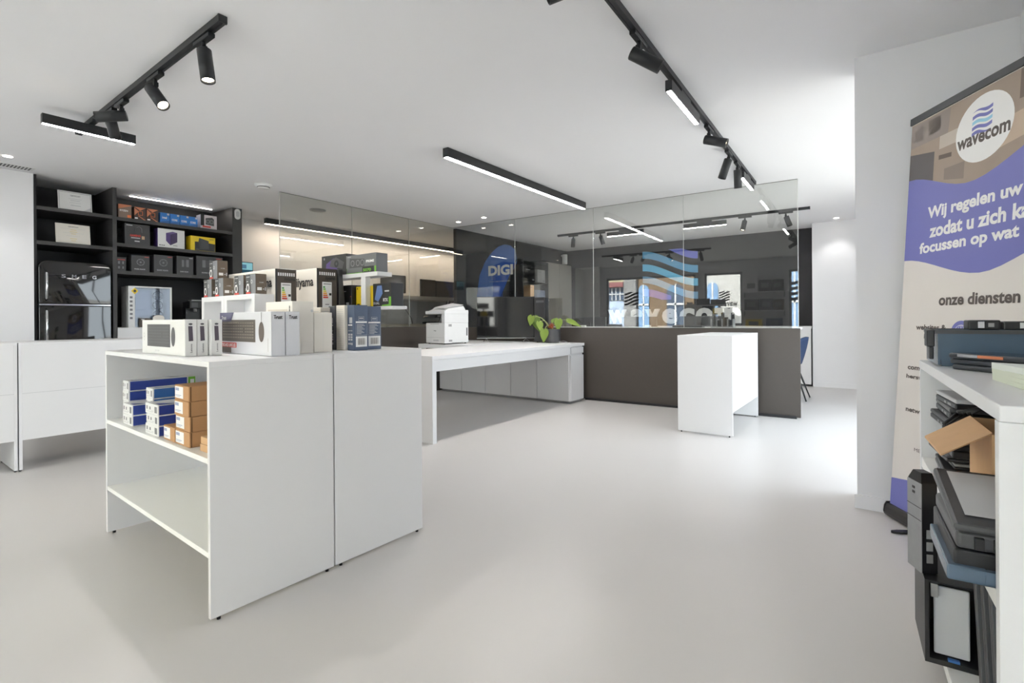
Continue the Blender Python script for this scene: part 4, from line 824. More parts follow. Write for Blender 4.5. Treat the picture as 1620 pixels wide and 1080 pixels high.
cb = MB().tube([(-3.34,5.60,0.755), (-3.31,5.61,0.772), (-3.28,5.63,0.778), (-3.25,5.65,0.77), (-3.235,5.68,0.755)], 0.003, 6).build('cable_loop', GREYP); tag(cb, 'thin grey cable loop on the low cabinet right of the plant pot', 'cable')

# ------------------------------------------------------------------ office behind the rear glass
WV = [M('sign_indigo', (112, 120, 214), 0.4, noise=0), M('sign_blue', (104, 168, 210), 0.4, noise=0.02), M('sign_bright_blue', (112, 196, 236), 0.4, noise=0.02), M('sign_pale_blue', (120, 168, 204), 0.4, noise=0.02), M('sign_violet', (118, 104, 196), 0.4, noise=0.02)]
sg = thing('wave_sign', 'large blue wave emblem of curved ribbons on the dark back wall', 'sign', (-3.70, 9.415, 1.41))
def ribbon(c0, c1, th, x0, x1, mat, z0=0.0, z1=0.94):
    n = 22; q = MB(); W = 1.04
    tp, bt = [], []
    for i in range(n+1):
        x = x0 + (x1-x0)*i/n; t = x/W; e = t*t*(3-2*t); c = c0 + (c1-c0)*e
        a, b_ = min(max(c-th/2, z0), z1), min(max(c+th/2, z0), z1); bt.append((x*1.0, a)); tp.append((x*1.0, b_))
    for i in range(n):
        if tp[i][1]-bt[i][1] + tp[i+1][1]-bt[i+1][1] < 1e-5: continue
        p = [(bt[i][0], -0.012, bt[i][1]), (bt[i+1][0], -0.012, bt[i+1][1]), (tp[i+1][0], -0.012, tp[i+1][1]), (tp[i][0], -0.012, tp[i][1])]
        q.prism(p, (0, 0.012, 0))
    return q.build('ribbon', mat, sg)
ribbon(1.20, 0.80, 0.13, 0.50, 1.04, WV[0]); ribbon(0.872, 0.545, 0.135, 0, 1.04, WV[1]); ribbon(0.628, 0.305, 0.132, 0, 1.04, WV[2]); ribbon(0.395, 0.065, 0.13, 0, 1.04, WV[3]); ribbon(0.15, -0.12, 0.14, 0, 0.55, WV[4])
for (ch, x0, x1, z0, z1) in (('w', -4.43, -4.02, 0.965, 1.24), ('a', -3.95, -3.67, 0.955, 1.245), ('v', -3.66, -3.36, 0.965, 1.24), ('e', -3.32, -3.03, 0.955, 1.245), ('c', -2.99, -2.72, 0.955, 1.245), ('o', -2.70, -2.40, 0.955, 1.245), ('m', -2.37, -1.93, 0.965, 1.245)):
    o = text('wall_letter', ch, lambda u, v: V3((u, 9.385, v)), x0, z0, x1-x0, z1-z0, PRINTW, None, bold=0.045, thick=(0, 0.03, 0))
    tag(o, 'big white letter %s of the lettering low on the dark back wall' % ch, 'letter', 'white wall letters')
fl = thing('beach_flag', 'tall blue drop-shaped flag with white lettering behind the rear glass', 'flag', (-4.86, 6.40, 0))
mpf = lambda u, v: V3((u + 4.86, 0.0, v))
LC = [(-5.02,0.6),(-5.34,1.15),(-5.36,1.44),(-5.30,1.78),(-5.18,2.0),(-5.04,2.14),(-4.90,2.225),(-4.77,2.245),(-4.65,2.21),(-4.57,2.13),(-4.545,2.01),(-4.56,1.93),(-4.66,1.78),(-4.78,1.58),(-4.87,1.42),(-4.93,1.1),(-4.98,0.6)]
MB().prism([mpf(u, v) + V3((0,-0.002,0)) for u, v in LC], (0, 0.004, 0)).build('cloth', M('flag_blue', (96, 132, 208), 0.6, noise=0.04), fl)
MB().prism([mpf(u, v) + V3((0,-0.0045,0)) for u, v in ((-5.02,1.2),(-5.02,1.92),(-4.80,1.98),(-4.56,1.93),(-4.66,1.78),(-4.80,1.55),(-4.9,1.2))], (0, 0.0015, 0)).build('deep_blue_print', M('flag_deep_blue', (44, 92, 190), 0.6), fl)
MB().tube([mpf(-4.86,0.02), mpf(-4.9,0.6), mpf(-4.86,1.42), mpf(-4.66,1.79), mpf(-4.545,2.0), mpf(-4.57,2.14), mpf(-4.66,2.22), mpf(-4.77,2.25)], 0.008).build('pole', BLKM, fl)
MB().box(-0.22,-0.03,0,0.22,0.03,0.015).box(-0.03,-0.22,0,0.03,0.22,0.015).build('cross_foot', BLKM, fl)
text('lettering', 'DIGI', lambda u, v: mpf(u, v) + V3((0,-0.009,0)), -5.11, 1.76, 0.49, 0.165, PRINTW, fl, bold=0.045)
text('web_address', 'www.digi-belgium.be', lambda u, v: mpf(u, v) + V3((0,-0.009,0)), -5.09, 1.655, 0.42, 0.022, PRINTL, fl, bold=0.0)

rk = thing('server_rack', 'dark equipment rack with shelves behind the rear glass', 'rack', (-5.395, 7.35, 0))
MB().box(0,0,0,0.02,0.85,2.13).box(0.02,0,0,0.30,0.02,2.13).box(0.02,0.83,0,0.30,0.85,2.13).box(0.02,0.02,2.10,0.30,0.83,2.13).build('frame', BLKP, rk)
for z in (0.5, 0.95, 1.72): MB().box(0.02,0.02,z,0.29,0.83,z+0.02).build('shelf', BLKP, rk)
MB().box(0.02,0.02,1.40,0.32,0.83,1.44).build('white_shelf', PRW, rk); MB().box(0.29,0.02,1.25,0.32,0.10,1.40).build('white_bracket', PRW, rk); MB().box(0.29,0.44,1.25,0.32,0.50,1.40).build('white_bracket', PRW, rk)
for lb, y, z, wd, h, mt in (('black screen on the top shelf of the dark rack', 0.1, 1.742, 0.34, 0.26, SCREEN), ('grey device box on the top shelf of the dark rack', 0.52, 1.742, 0.26, 0.24, GREYP), ('tan box on the white shelf of the dark rack', 0.28, 1.442, 0.12, 0.24, KRAFT2), ('grey-blue unit on the white shelf of the dark rack', 0.50, 1.442, 0.28, 0.16, SLATE), ('dark unit below the white shelf of the dark rack', 0.12, 0.972, 0.5, 0.22, CARDK)):
    r, F_ = carton('device', lb, (-5.395+0.27, 7.35+y, z), R_(90), wd, 0.2, h, mt, 'devices in the dark rack'); F_['front'].pr('front_print', PRINTG, r, (0.1,0.8,0.5,0.84), (0.7,0.1,0.9,0.2))
tc = thing('tall_cabinet', 'tall pale grey cabinet in the corner behind the rear glass', 'cabinet', (-5.395, 8.25, 0))
MB().box(0,0,0,0.20,1.0,2.165).build('carcass', M('cabinet_grey', (148,144,138), 0.5), tc)
for k in range(2): MB().box(0.201,0.004+k*0.5,0.02,0.215,0.496+k*0.5,2.16).build('door', M('cabinet_grey', (148,144,138), 0.5), tc); MB().box(0.215,0.46+k*0.08,1.0,0.222,0.47+k*0.08,1.3).build('handle', GREYP, tc)
dr = struct('door_2', MB().box(-5.17, 9.39, 0, -4.62, 9.418, 2.12), M('grey_door', (96, 95, 93), 0.5)); MB().box(-5.16, 9.386, 1.64, -4.63, 9.389, 1.645).build('door_seam', BLKP, dr); MB().cyl((-4.70,9.35,1.05),(-4.70,9.39,1.05),0.012).cyl((-4.82,9.355,1.05),(-4.69,9.355,1.05),0.009).build('door_handle', CHROME, dr)

# work things on the counter top and desks behind the rear glass
ct_z = 0.9475
wd_ = thing('work_desk', 'office desk behind the dark reception counter', 'desk', (-4.2, 6.75, 0)); MB().box(0,0,0.72,3.0,0.75,0.75).build('tabletop', WHITE, wd_); [MB().box(x,y,0,x+0.05,y+0.05,0.72).build('leg', GREYP, wd_) for x in (0.02,2.93) for y in (0.02,0.68)]
for k, (x, y, rz, lb) in enumerate(((-3.62, 7.0, 4, 'dark monitor seen from behind through the rear glass, leftmost of three'), (-2.82, 7.0, -3, 'dark monitor seen from behind through the rear glass, middle of three'), (-1.95, 7.0, 6, 'rightmost dark monitor seen from behind through the rear glass'))):
    m_ = thing('monitor', lb, 'monitor', (x, y, 0.7505), R_(rz), 'monitors behind the reception counter'); hw = 0.27
    MB().box(-hw,0,0.08,hw,0.04,0.335).build('casing', DGREY if k == 2 else CARDK, m_, 0.004); MB().box(-hw+0.008,0.040,0.09,hw-0.008,0.0415,0.328).build('screen', SCREEN, m_); MB().box(-0.03,-0.02,0.0,0.03,0.0,0.25).build('stand_neck', BLKP, m_); MB().box(-0.12,-0.10,0,0.12,0.08,0.012).build('stand_foot', BLKP, m_)
oz = thing('desk_organizer', 'grey desk organizer with upright slots on the counter behind the glass', 'organizer', (-1.62, 6.24, ct_z), grz)
MB().box(0,0,0,0.25,0.12,0.01).build('base', GREYP, oz); [MB().box(x,0,0.01,x+0.012,0.12,0.10).build('divider', GREYP, oz) for x in (0,0.06,0.12,0.18,0.238)]
for x, hgt, mt in ((0.015,0.17,DGREY), (0.075,0.085,BLKP), (0.135,0.12,BROWNK), (0.195,0.09,BLKP)): MB().box(x,0.01,0.011,x+0.04,0.11,hgt).build('folder', mt, oz)
for lb, x, y, mt in (('small white card box on the counter behind the potted plant', -3.30, 6.12, PRINTW), ('small white card holder on the counter below the wave emblem', -2.42, 6.2, PRINTW)):
    r, F_ = carton('card_holder', lb, (x, y, ct_z), grz, 0.07, 0.05, 0.025, mt, 'small card holders')
ks = thing('keyboard', 'dark keyboard lying on the counter behind the glass left of the organizer', 'keyboard', (-2.1, 6.3, ct_z), grz); MB().box(0,0,0,0.36,0.13,0.018).build('body', BLKP, ks, 0.003)
ky = MB(); [ky.box(0.012+i*0.0225,0.012+j*0.022,0.018,0.030+i*0.0225,0.030+j*0.022,0.024) for i in range(15) for j in range(5)]; ky.build('keys', DGREY, ks)

# navy shell chair at the right behind the counter
ch = thing('chair', 'navy blue upholstered shell chair with thin dark legs at the right end of the counter', 'chair', (-0.98, 7.52, 0), R_(0))
NAVY = M('navy_fabric', (46, 66, 100), 0.85, noise=0.12, scale=40, bump=0.15)
def sh(u, v):   # u across -1..1, v from front edge of the seat (0) up the back (1)
    a = u*1.15
    if v < 0.45: t = v/0.45; x = -0.23 + 0.38*t; z = 0.455 - 0.035*sin(pi*t*0.9); wd = 0.22 + 0.015*t
    else: t = (v-0.45)/0.55; x = 0.15 + 0.10*sin(t*1.2); z = 0.425 + 0.38*t; wd = 0.235 - 0.03*t*t
    wrap = 0.09*max(0, (v-0.25))*u*u
    return V3((x - wrap*1.5, wd*u, z + (0.035*u*u if v < 0.45 else 0.0) - (0.04*u*u*u*u if v > 0.9 else 0)))
nu, nv = 13, 19; vs = []; fs = []
for side in (0, 1):
    for j in range(nv):
        for i in range(nu):
            u = -1 + 2*i/(nu-1); v = j/(nv-1); p = sh(u, v)
            if side: e = 1e-3; du = sh(u+e, v)-sh(u-e, v); dv = sh(u, min(1, v+e))-sh(u, max(0, v-e)); nn = du.cross(dv).normalized(); p = p - nn*0.035*(1-0.5*abs(u)**3)
            vs.append(p)
K = nu*nv
for j in range(nv-1):
    for i in range(nu-1): a = j*nu+i; fs.append((a,a+1,a+nu+1,a+nu)); fs.append((K+a,K+a+nu,K+a+nu+1,K+a+1))
for i in range(nu-1): fs.append((i,K+i,K+i+1,i+1)); a = (nv-1)*nu+i; fs.append((a,a+1,K+a+1,K+a))
for j in range(nv-1): a = j*nu; fs.append((a,a+nu,K+a+nu,K+a)); a = j*nu+nu-1; fs.append((a,K+a,K+a+nu,a+nu))
MB().add(vs, fs, True).build('seat_shell', NAVY, ch)
for sx, sy in ((-1,-1),(-1,1),(1,-1),(1,1)): MB().tube([(0.10*sx, 0.10*sy, 0.40), (0.23*sx, 0.21*sy, 0.0)], [0.014, 0.008], 10).build('leg', BLKM, ch)
MB().box(-0.12,-0.12,0.385,0.12,0.12,0.40).build('seat_plate', BLKM, ch)

# ------------------------------------------------------------------ office behind the left glass
wb = thing('wall_bench', 'long pale bench along the wall behind the left glass', 'bench', (-7.195, 5.2, 0)); BEI = M('bench_beige', (214, 206, 192), 0.5)
MB().box(0,0,1.42,0.58,3.2,1.485).build('top', BEI, wb); MB().box(0,0,0.95,0.55,3.2,0.99).build('lower_top', BEI, wb); [MB().box(0,y,0,0.5,y+0.04,0.95).build('side_panel', BEI, wb) for y in (0.0,1.58,3.16)]; [MB().box(0,y,0.99,0.3,y+0.03,1.42).build('bracket', BEI, wb) for y in (0.0,3.16)]
for k, (y0, y1, z0, z1, lb) in enumerate(((5.80, 6.36, 1.55, 1.87, 'dark monitor on the bench behind the left glass, nearest the graphics card boxes'), (6.74, 7.13, 1.50, 1.835, 'dark monitor on the bench behind the left glass, left one of the far pair'), (7.14, 7.66, 1.50, 1.825, 'dark monitor on the bench behind the left glass, right one of the far pair'))):
    m_ = thing('monitor', lb, 'monitor', (-7.02, (y0+y1)/2, 1.4855), R_(90), 'monitors on the bench behind the left glass'); hw = (y1-y0)/2
    MB().box(-hw,0,z0-1.4855,hw,0.035,z1-1.4855).build('casing', BLKP, m_, 0.003); MB().box(-hw+0.008,-0.0015,z0-1.4755,hw-0.008,0,z1-1.495).build('screen', M('dim_screen',(64,60,56),0.15,noise=0.02), m_); MB().box(-0.03,0.0,0.0,0.03,0.035,z0-1.48).build('stand_neck', BLKP, m_); MB().box(-0.11,-0.06,0,0.11,0.08,0.01).build('stand_foot', BLKP, m_)
for k, (y, dy) in enumerate(((7.02, -0.18), (7.10, 0.06), (7.2, 0.20), (5.95, 0.25))):
    c_ = MB().tube([(-6.62,y,1.418),(-6.66,y+0.02,1.34),(-6.67,y+dy*0.4,1.22),(-6.66,y+dy*0.8,1.10),(-6.68,y+dy,0.998)], 0.006, 6).build('cable', BLKP); tag(c_, ('first from left of three dark cables hanging below the far monitors', 'second of three dark cables hanging below the far monitors', 'third of three dark cables hanging below the far monitors', 'dark cable hanging below the near bench monitor')[k], 'cable')
sb = thing('power_strip', 'small black power strip on the lower bench behind the left glass', 'power strip', (-6.8, 6.55, 0.9905)); MB().box(0,0,0,0.06,0.36,0.035).build('body', BLKP, sb, 0.004); [MB().cyl((0.03,0.06+k*0.08,0.035),(0.03,0.06+k*0.08,0.038),0.018,n=14).build('socket', DGREY, sb) for k in range(4)]
ws = thing('wall_screen', 'small screen with pale blue picture at the right edge of the black shelving', 'screen', (-7.17, 3.36, 1.70), R_(90))
MB().box(0,-0.03,0,0.265,0.0,0.185).build('casing', BLKP, ws, 0.003); f = Face((0,-0.0305,0),(1,0,0),(0,0,1),(0,-1,0),0.265,0.185)
f.pr('picture', EM('screen_teal', (140, 196, 204), 0.45), ws, (0.03,0.42,0.97,0.95)); f.pr('picture_dark', EM('screen_dark_teal', (40, 66, 78), 0.7), ws, (0.03,0.05,0.97,0.42)); f.pr('picture_shape', EM('screen_slate', (70, 100, 120), 0.7), ws, (0.2,0.5,0.65,0.8), lvl=2); MB().box(0.10,0.0,0.06,0.16,0.028,0.12).build('wall_mount', BLKP, ws)

# ------------------------------------------------------------------ roll-up banner in the right corner
BL_ = V3((0.037, 3.36, 0.03)); BD = V3((sin(R_(31.1)), -cos(R_(31.1)), 0)); BT = V3((0.146, 3.36, 2.072)) - V3((0.037, 3.36, 0.0)); BN = BD.cross(BT).normalized()
if BN.dot(-RT) < 0: BN = -BN
bn = thing('rollup_banner', 'tall roll-up banner with blue band and white lettering in the right corner', 'banner', (0.037, 3.36, 0))
loc0 = V3((0.037, 3.36, 0)); BW = 0.85
def bp(lvl=0): return lambda s_, t: BD*s_ + BT*t + BN*(0.00025*lvl)
def bpoly(name, mat, pts, lvl): m = bp(lvl); return MB().poly([m(*p) for p in pts]).build(name, mat, bn)
BWH = M('banner_white', (222, 217, 212), 0.6, noise=0.01); BTX = M('banner_text_grey', (92, 84, 80), 0.6, noise=0); BPH = M('banner_photo_tan', (164, 148, 134), 0.6, noise=0.12, scale=6)
m = bp(0); q = [m(0.0,0.03), m(BW,0.03), m(BW,0.992), m(0.0,0.992)]
MB().prism(q, -BN*0.001).build('sheet', BWH, bn)
def bz(t0, pts, k=16):
    """smooth edge through control heights"""
    out = []
    for i in range(k+1):
        x = BW*i/k
        for (xa_, ya_), (xb, yb) in zip(pts, pts[1:]):
            if xa_ <= x <= xb + 1e-9: e = (x-xa_)/(xb-xa_); e = e*e*(3-2*e); out.append((x, ya_+(yb-ya_)*e)); break
    return out
up_ = bz(0, [(0, 0.852), (0.40, 0.800), (0.85, 0.862)]); lo_ = bz(0, [(0, 0.652), (0.48, 0.602), (0.85, 0.650)])
m2 = bp(2); m1 = bp(1)
MB().add([m1(*p) for p in up_] + [m1(p[0], 0.988) for p in up_], [(i, i+1, len(up_)+i+1, len(up_)+i) for i in range(len(up_)-1)]).build('photo_print', BPH, bn)
for pts, mt in (([(0,0.84),(0.17,0.83),(0.17,0.90),(0,0.915)], (96,92,92)), ([(0.0,0.93),(0.25,0.93),(0.26,0.985),(0,0.985)], (150,140,134)), ([(0.03,0.94),(0.09,0.94),(0.09,0.975),(0.03,0.975)], (178,172,168)), ([(0.12,0.945),(0.2,0.945),(0.2,0.98),(0.12,0.98)], (120,114,110)),
                ([(0.62,0.93),(0.85,0.93),(0.85,0.987),(0.62,0.987)], (118,104,96)), ([(0.24,0.825),(0.36,0.812),(0.36,0.85),(0.24,0.85)], (140,128,120)), ([(0.2,0.876),(0.28,0.872),(0.28,0.882),(0.2,0.886)], (104,92,86)), ([(0.40,0.84),(0.85,0.87),(0.85,0.92),(0.5,0.9)], (196,176,156)), ([(0.2,0.9),(0.32,0.9),(0.32,0.93),(0.2,0.93)], (196,186,176))):
    bpoly('photo_shape', M('banner_photo_%d_%d_%d' % mt, mt, 0.6, noise=0.05), pts, 2)
mm = bp(3)
MB().add([mm(*p) for p in lo_] + [mm(*p) for p in up_], [(i, i+1, len(up_)+i+1, len(up_)+i) for i in range(len(up_)-1)]).build('blue_band', INDIGO, bn)
mc = bp(4); MB().poly([mc(0.452+0.150*cos(2*pi*i/40), 0.906+0.070*sin(2*pi*i/40)) for i in range(40)]).build('white_disc', PRINTW, bn)
me_ = bp(5)
for k, c in enumerate((0.945, 0.9335, 0.922, 0.9105, 0.899)):
    mt = INDIGO if k in (0, 1, 3, 4) else LBLUE; b = MB(); n = 14
    for i in range(n):
        qq = []
        for t, sg_ in ((i/n,-1), ((i+1)/n,-1), ((i+1)/n,1), (i/n,1)):
            wdg = 1.0 if k in (1,2,3) else (t if k == 0 else 1-t); qq.append((0.392+0.104*t, c + 0.0028*sin(2*pi*t) + sg_*0.0036*min(1, wdg*1.6)))
        b.poly([me_(*p) for p in qq])
    b.build('emblem_wave', mt, bn)
def btx(s_, u, v, wd, h, mat, bold=0.03): return text('lettering', s_, bp(5), u, v, wd, h, mat, bn, bold=bold)
btx('wavecom', 0.312, 0.876, 0.275, 0.022, BTX, 0.032)
btx('Wij regelen uw', 0.150, 0.735, 0.512, 0.036, PRINTW, 0.036); btx('zodat u zich kan', 0.170, 0.697, 0.57, 0.032, PRINTW, 0.036); btx('focussen op wat', 0.108, 0.655, 0.55, 0.034, PRINTW, 0.036)
btx('onze diensten', 0.258, 0.536, 0.424, 0.026, BTX, 0.032)
btx('websites &', 0.117, 0.4795, 0.196, 0.013, BTX); btx('hosting', 0.175, 0.456, 0.135, 0.014, BTX); btx('computer', 0.074, 0.378, 0.20, 0.014, BTX); btx('herstelling', 0.068, 0.357, 0.21, 0.013, BTX); btx('netwerk', 0.078, 0.278, 0.17, 0.012, BTX); btx('MEER', 0.155, 0.187, 0.08, 0.008, BTX, 0.0)
for s_c, t_c in ((0.40, 0.475), (0.545, 0.475), (0.40, 0.370), (0.40, 0.275)):
    mi = bp(5); o = MB().poly([mi(s_c+0.058*cos(2*pi*i/32), t_c+0.027*sin(2*pi*i/32)) for i in range(32)]).build('icon_disc', INDIGO, bn)
    mi = bp(6); b = MB(); n = 28
    for kx in (1.0, 0.5): b.add([mi(s_c+0.038*kx*k*cos(2*pi*i/n), t_c+0.018*k2*sin(2*pi*i/n)) for k, k2 in ((1,1),(0.93,0.95)) for i in range(n)], [(i,(i+1) % n,(i+1) % n+n,i+n) for i in range(n)])
    for dv in (-0.008, 0, 0.008): b.poly([mi(s_c-0.036,t_c+dv-0.0006), mi(s_c+0.036,t_c+dv-0.0006), mi(s_c+0.036,t_c+dv+0.0006), mi(s_c-0.036,t_c+dv+0.0006)])
    b.poly([mi(s_c-0.0015,t_c-0.018), mi(s_c+0.0015,t_c-0.018), mi(s_c+0.0015,t_c+0.018), mi(s_c-0.0015,t_c+0.018)]); b.build('globe_lines', PRINTW, bn)
bpoly('blue_foot_print', INDIGO, [(0,0.031),(BW,0.031),(BW,0.115),(0.3,0.118),(0.15,0.113),(0,0.100)], 3)
MB().obox(BD*(BW/2) + BT*0.998 - BN*0.002, BD, BW/2+0.004, BT, 0.017, BN, 0.010).build('top_rail', M('rail_dark_grey', (72,74,76), 0.4, metal=0.4), bn)
fb = BD*(BW/2)
pr_ = [(-0.050,0.006),(0.020,0.006),(0.024,0.02),(0.020,0.05),(0.010,0.068),(-0.012,0.068),(-0.042,0.05),(-0.050,0.03)]
nb = BD.cross(UP).normalized(); nb = nb if nb.dot(-RT) > 0 else -nb
MB().prism([nb*a_ + UP*z_ - BD*0.006 for a_, z_ in pr_], BD*(BW+0.012)).build('base_cassette', M('cassette_black', (52,50,50), 0.35, metal=0.3), bn, 0.003)
for s_ in (-0.009, BW+0.003): MB().prism([nb*a_*1.08 + UP*(0.004+z_*1.05) + BD*s_ for a_, z_ in pr_], BD*0.006).build('end_cap', BLKP, bn)
for s_ in (0.23, 0.70):
    c_ = BD*s_ - nb*0.12; MB().prism([c_ + nb*0.24*cos(a_)*0.0 + (nb*x_ + BD*y_) + UP*0.002 for x_, y_, a_ in ((-0.10,-0.015,0),(0.22,-0.015,0),(0.25,-0.008,0),(0.255,0.0,0),(0.25,0.008,0),(0.22,0.015,0),(-0.10,0.015,0))], UP*0.010).build('swing_foot', BLKP, bn)
pole0 = BD*0.42 - nb*0.02 + UP*0.07; MB().tube([pole0, pole0 + BT*0.93 - BN*0.012], 0.008, 10).build('support_pole', GREYP, bn)

# ------------------------------------------------------------------ white shelf with old computers at the right edge
SR = R_(2.74)
def sp(x, y, z=0.0): return V3((0.173 + x*cos(SR) - y*sin(SR), 1.247 + x*sin(SR) + y*cos(SR), z))
sh_ = thing('storage_shelf', 'white open shelf full of used computers at the right edge', 'shelf', sp(0, 0), SR)
MB().box(0,0,0.87,0.372,1.15,0.90).build('top', WHITE, sh_, 0.0015, 1); MB().box(0.0,0.006,0,0.37,0.034,0.869).build('side_panel', WHITE, sh_, 0.001, 1); MB().box(0.0,1.116,0,0.37,1.144,0.869).build('side_panel', WHITE, sh_, 0.001, 1)
MB().box(0.356,0.034,0.0,0.37,1.116,0.869).build('back_panel', WHITE, sh_); MB().box(0.002,0.0345,0.515,0.355,1.1155,0.55).build('shelf', WHITE2, sh_, 0.001, 1); MB().box(0.002,0.0345,0.05,0.355,1.1155,0.084).build('bottom_shelf', WHITE2, sh_, 0.001, 1)
def sthing(nm, lb, cat, x, y, z, rz=0.0, g=None): return thing(nm, lb, cat, sp(x, y, z), SR + R_(rz), g)
def laptop(lb, x, y, z, rz, W, D, H, g, lid=DGREY, base=BLKP):
    r = sthing('laptop', lb, 'laptop', x, y, z, rz, g); h = H*0.55
    MB().box(0,0,0.001,W,D,h).build('base', base, r, min(0.004, H*0.2)); MB().box(0,0,h+0.001,W,D,H).build('lid', lid, r, min(0.004, H*0.2)); MB().box(W*0.2,D-0.008,h*0.6,W*0.8,D+0.004,H*0.8).build('hinge', BLKP, r)
    MB().box(-0.0008,D*0.2,h*0.3,0.0005,D*0.35,h*0.7).box(-0.0008,D*0.45,h*0.3,0.0005,D*0.52,h*0.7).build('ports', GREYP, r)
    return r
g = 'tablets on the white shelf top'
for k, lb in enumerate(('dark tablet at the bottom of the small pile on the white shelf', 'dark tablet in the middle of the small pile on the white shelf', 'dark tablet with silver edge on top of the small pile on the white shelf')):
    r = sthing('tablet', lb, 'tablet', 0.040 - 0.004*k, 0.775 + 0.006*(k % 2), 0.9005 + 0.0165*k, -56 + 2*k, g)
    MB().box(0,0,0,0.23,0.15,0.016).build('body', M('tablet_slate', (66,70,76), 0.35, metal=0.3), r, 0.006, 3); MB().box(0.008,0.008,0.016,0.222,0.142,0.0164).build('screen', SCREEN, r)
    if k == 2: MB().box(0.03,-0.0008,0.006,0.09,0.001,0.014).build('silver_edge', CHROME, r); MB().box(0.09,-0.0008,0.006,0.16,0.001,0.014).build('copper_edge', COPPER, r)
r = sthing('plastic_bin', 'blue-grey plastic bin with black handle at the back of the white shelf top', 'bin', 0.02, 0.868, 0.9005)
BING = M('bin_blue_grey', (84, 102, 120), 0.25, noise=0.05, coat=0.2)
MB().box(0.01,0.01,0,0.34,0.27,0.004).add([(0.01,0.01,0.004),(0.34,0.01,0.004),(0.35,0,0.112),(0,0,0.112),(0.012,0.014,0.006),(0.338,0.014,0.006),(0.346,0.004,0.112),(0.004,0.004,0.112)], [(0,1,2,3),(7,6,5,4),(3,2,6,7)]).box(0,0.262,0.004,0.35,0.27,0.112).box(0,0.004,0.004,0.006,0.262,0.112).box(0.344,0.004,0.004,0.35,0.262,0.112).build('tub', BING, r)
MB().box(-0.006,-0.008,0.104,0.356,0.003,0.116).box(-0.006,0.265,0.104,0.356,0.278,0.116).box(-0.008,0.003,0.104,0.003,0.265,0.116).box(0.347,0.003,0.104,0.356,0.265,0.116).build('rim', DGREY, r)
MB().box(-0.028,-0.004,0.062,-0.008,0.06,0.115).box(-0.022,0.0,0.022,-0.010,0.045,0.062).build('handle_clip', BLKP, r, 0.003)
for lb, x, y, W, D, H in (('black docking adapter on the bin rim, left one', 0.11, 0.90, 0.075, 0.05, 0.030), ('black docking adapter on the bin rim, right one', 0.19, 0.885, 0.12, 0.045, 0.026)):
    q_ = sthing('docking_adapter', lb, 'adapter', x - 0.02, 0.863, 1.0175, 2, 'docking adapters'); MB().box(0,-0.012,0,W,D,H).build('case', BLKP, q_, 0.004); MB().box(W*0.3,-0.0135,H*0.2,W*0.5,-0.0115,H*0.85).build('port', CHROME, q_); MB().box(W*0.62,-0.0135,H*0.3,W*0.8,-0.0115,H*0.7).build('port', GREYP, q_); MB().box(0,-0.0115,H-0.006,W*0.25,-0.010,H*0.99).build('button', DGREY, q_)
g = 'paper booklets on the white shelf top'
PAP = M('paper_pale_green', (216, 222, 206), 0.7, noise=0.03)
for k in range(4):
    r = sthing('paper_booklet', 'pale green paper booklet, %s of the pile at the right frame edge' % ('lowest', 'second', 'third', 'topmost')[k], 'booklet', 0.095 + 0.004*k, 0.19 - 0.003*k, 0.9005 + 0.0098*k, 3 + k, g)
    b = MB(); n = 8
    top_ = [(0.0 + 0.21*i/n, 0.006*(1-i/n)**2*(1 if k == 3 else 0.4)) for i in range(n+1)]
    b.prism([(x_, 0, 0.0) for x_ in (0.21,)] + [(0.0,0,0.0)] + [(x_, 0, 0.0086 + z_) for x_, z_ in top_], (0, 0.297, 0)); b.build('pages', PAP if k < 3 else M('paper_white_mint', (226,232,226), 0.6, noise=0.02), r)
    MB().box(0.02,0.02,0.0095,0.19,0.27,0.0100).build('cover_print', MINT if k == 3 else PAP, r) if k == 3 else None
# upper compartment
g = 'used laptops stacked in the upper compartment'
lids = [BLKP, CARDK2, GREYP, DGREY, BLKP, GREYP, CARDK, DGREY, PRINTL]
zz = 0.5505; hs = [0.026, 0.028, 0.018, 0.020, 0.040, 0.036, 0.030, 0.034, 0.030]
wh = ['lowest, broad black', 'second from below, broad black', 'third from below, thin grey', 'fourth from below, thin dark', 'thick black one in the middle', 'sixth from below, silver-edged', 'seventh from below, dark', 'second from the top, grey', 'topmost, pale']
for k in range(9):
    laptop('used laptop piled under the white shelf top, ' + wh[k], (0.004 if k < 2 else 0.022) + 0.008*((k*7) % 3), 0.70 + 0.012*((k*5) % 4), zz, (-3 if k < 2 else 2) + ((k*3) % 5) - 2, 0.31, 0.235, hs[k], g, lids[k], BLKP if k % 3 else CARDK); zz += hs[k] + 0.0006
r = sthing('cable_bundle', 'bundle of black cable loops in front of the laptop pile', 'cable', 0.03, 0.615, 0.79)
for k in range(4): MB().tube([(0.0+0.01*k, 0.0, 0.0), (-0.03, -0.01+0.004*k, -0.03-0.008*k), (-0.02, -0.02, -0.062-0.006*k), (0.02, -0.015, -0.06-0.004*k), (0.07, 0.0, -0.03), (0.10+0.01*k, 0.02, 0.0), (0.06, 0.02, 0.018), (0.01*k, 0.005, 0.002)], 0.0045, 8).build('cable', BLKP, r)
r = sthing('cardboard_box', 'open brown cardboard box with a flap sticking out of the white shelf', 'box', 0.05, 0.335, 0.5505)
t_ = 0.004; W_, D_, H_ = 0.23, 0.245, 0.2375
MB().box(0,0,0,W_,t_,H_).box(0,D_-t_,0,W_,D_,H_).box(0,t_,0,t_,D_-t_,H_).box(W_-t_,t_,0,W_,D_-t_,H_).box(t_,t_,0,W_-t_,D_-t_,t_).build('walls', KRAFT2, r); MB().box(0.04,-0.0008,0,0.085,0.0,H_).build('tape', KRAFT, r)
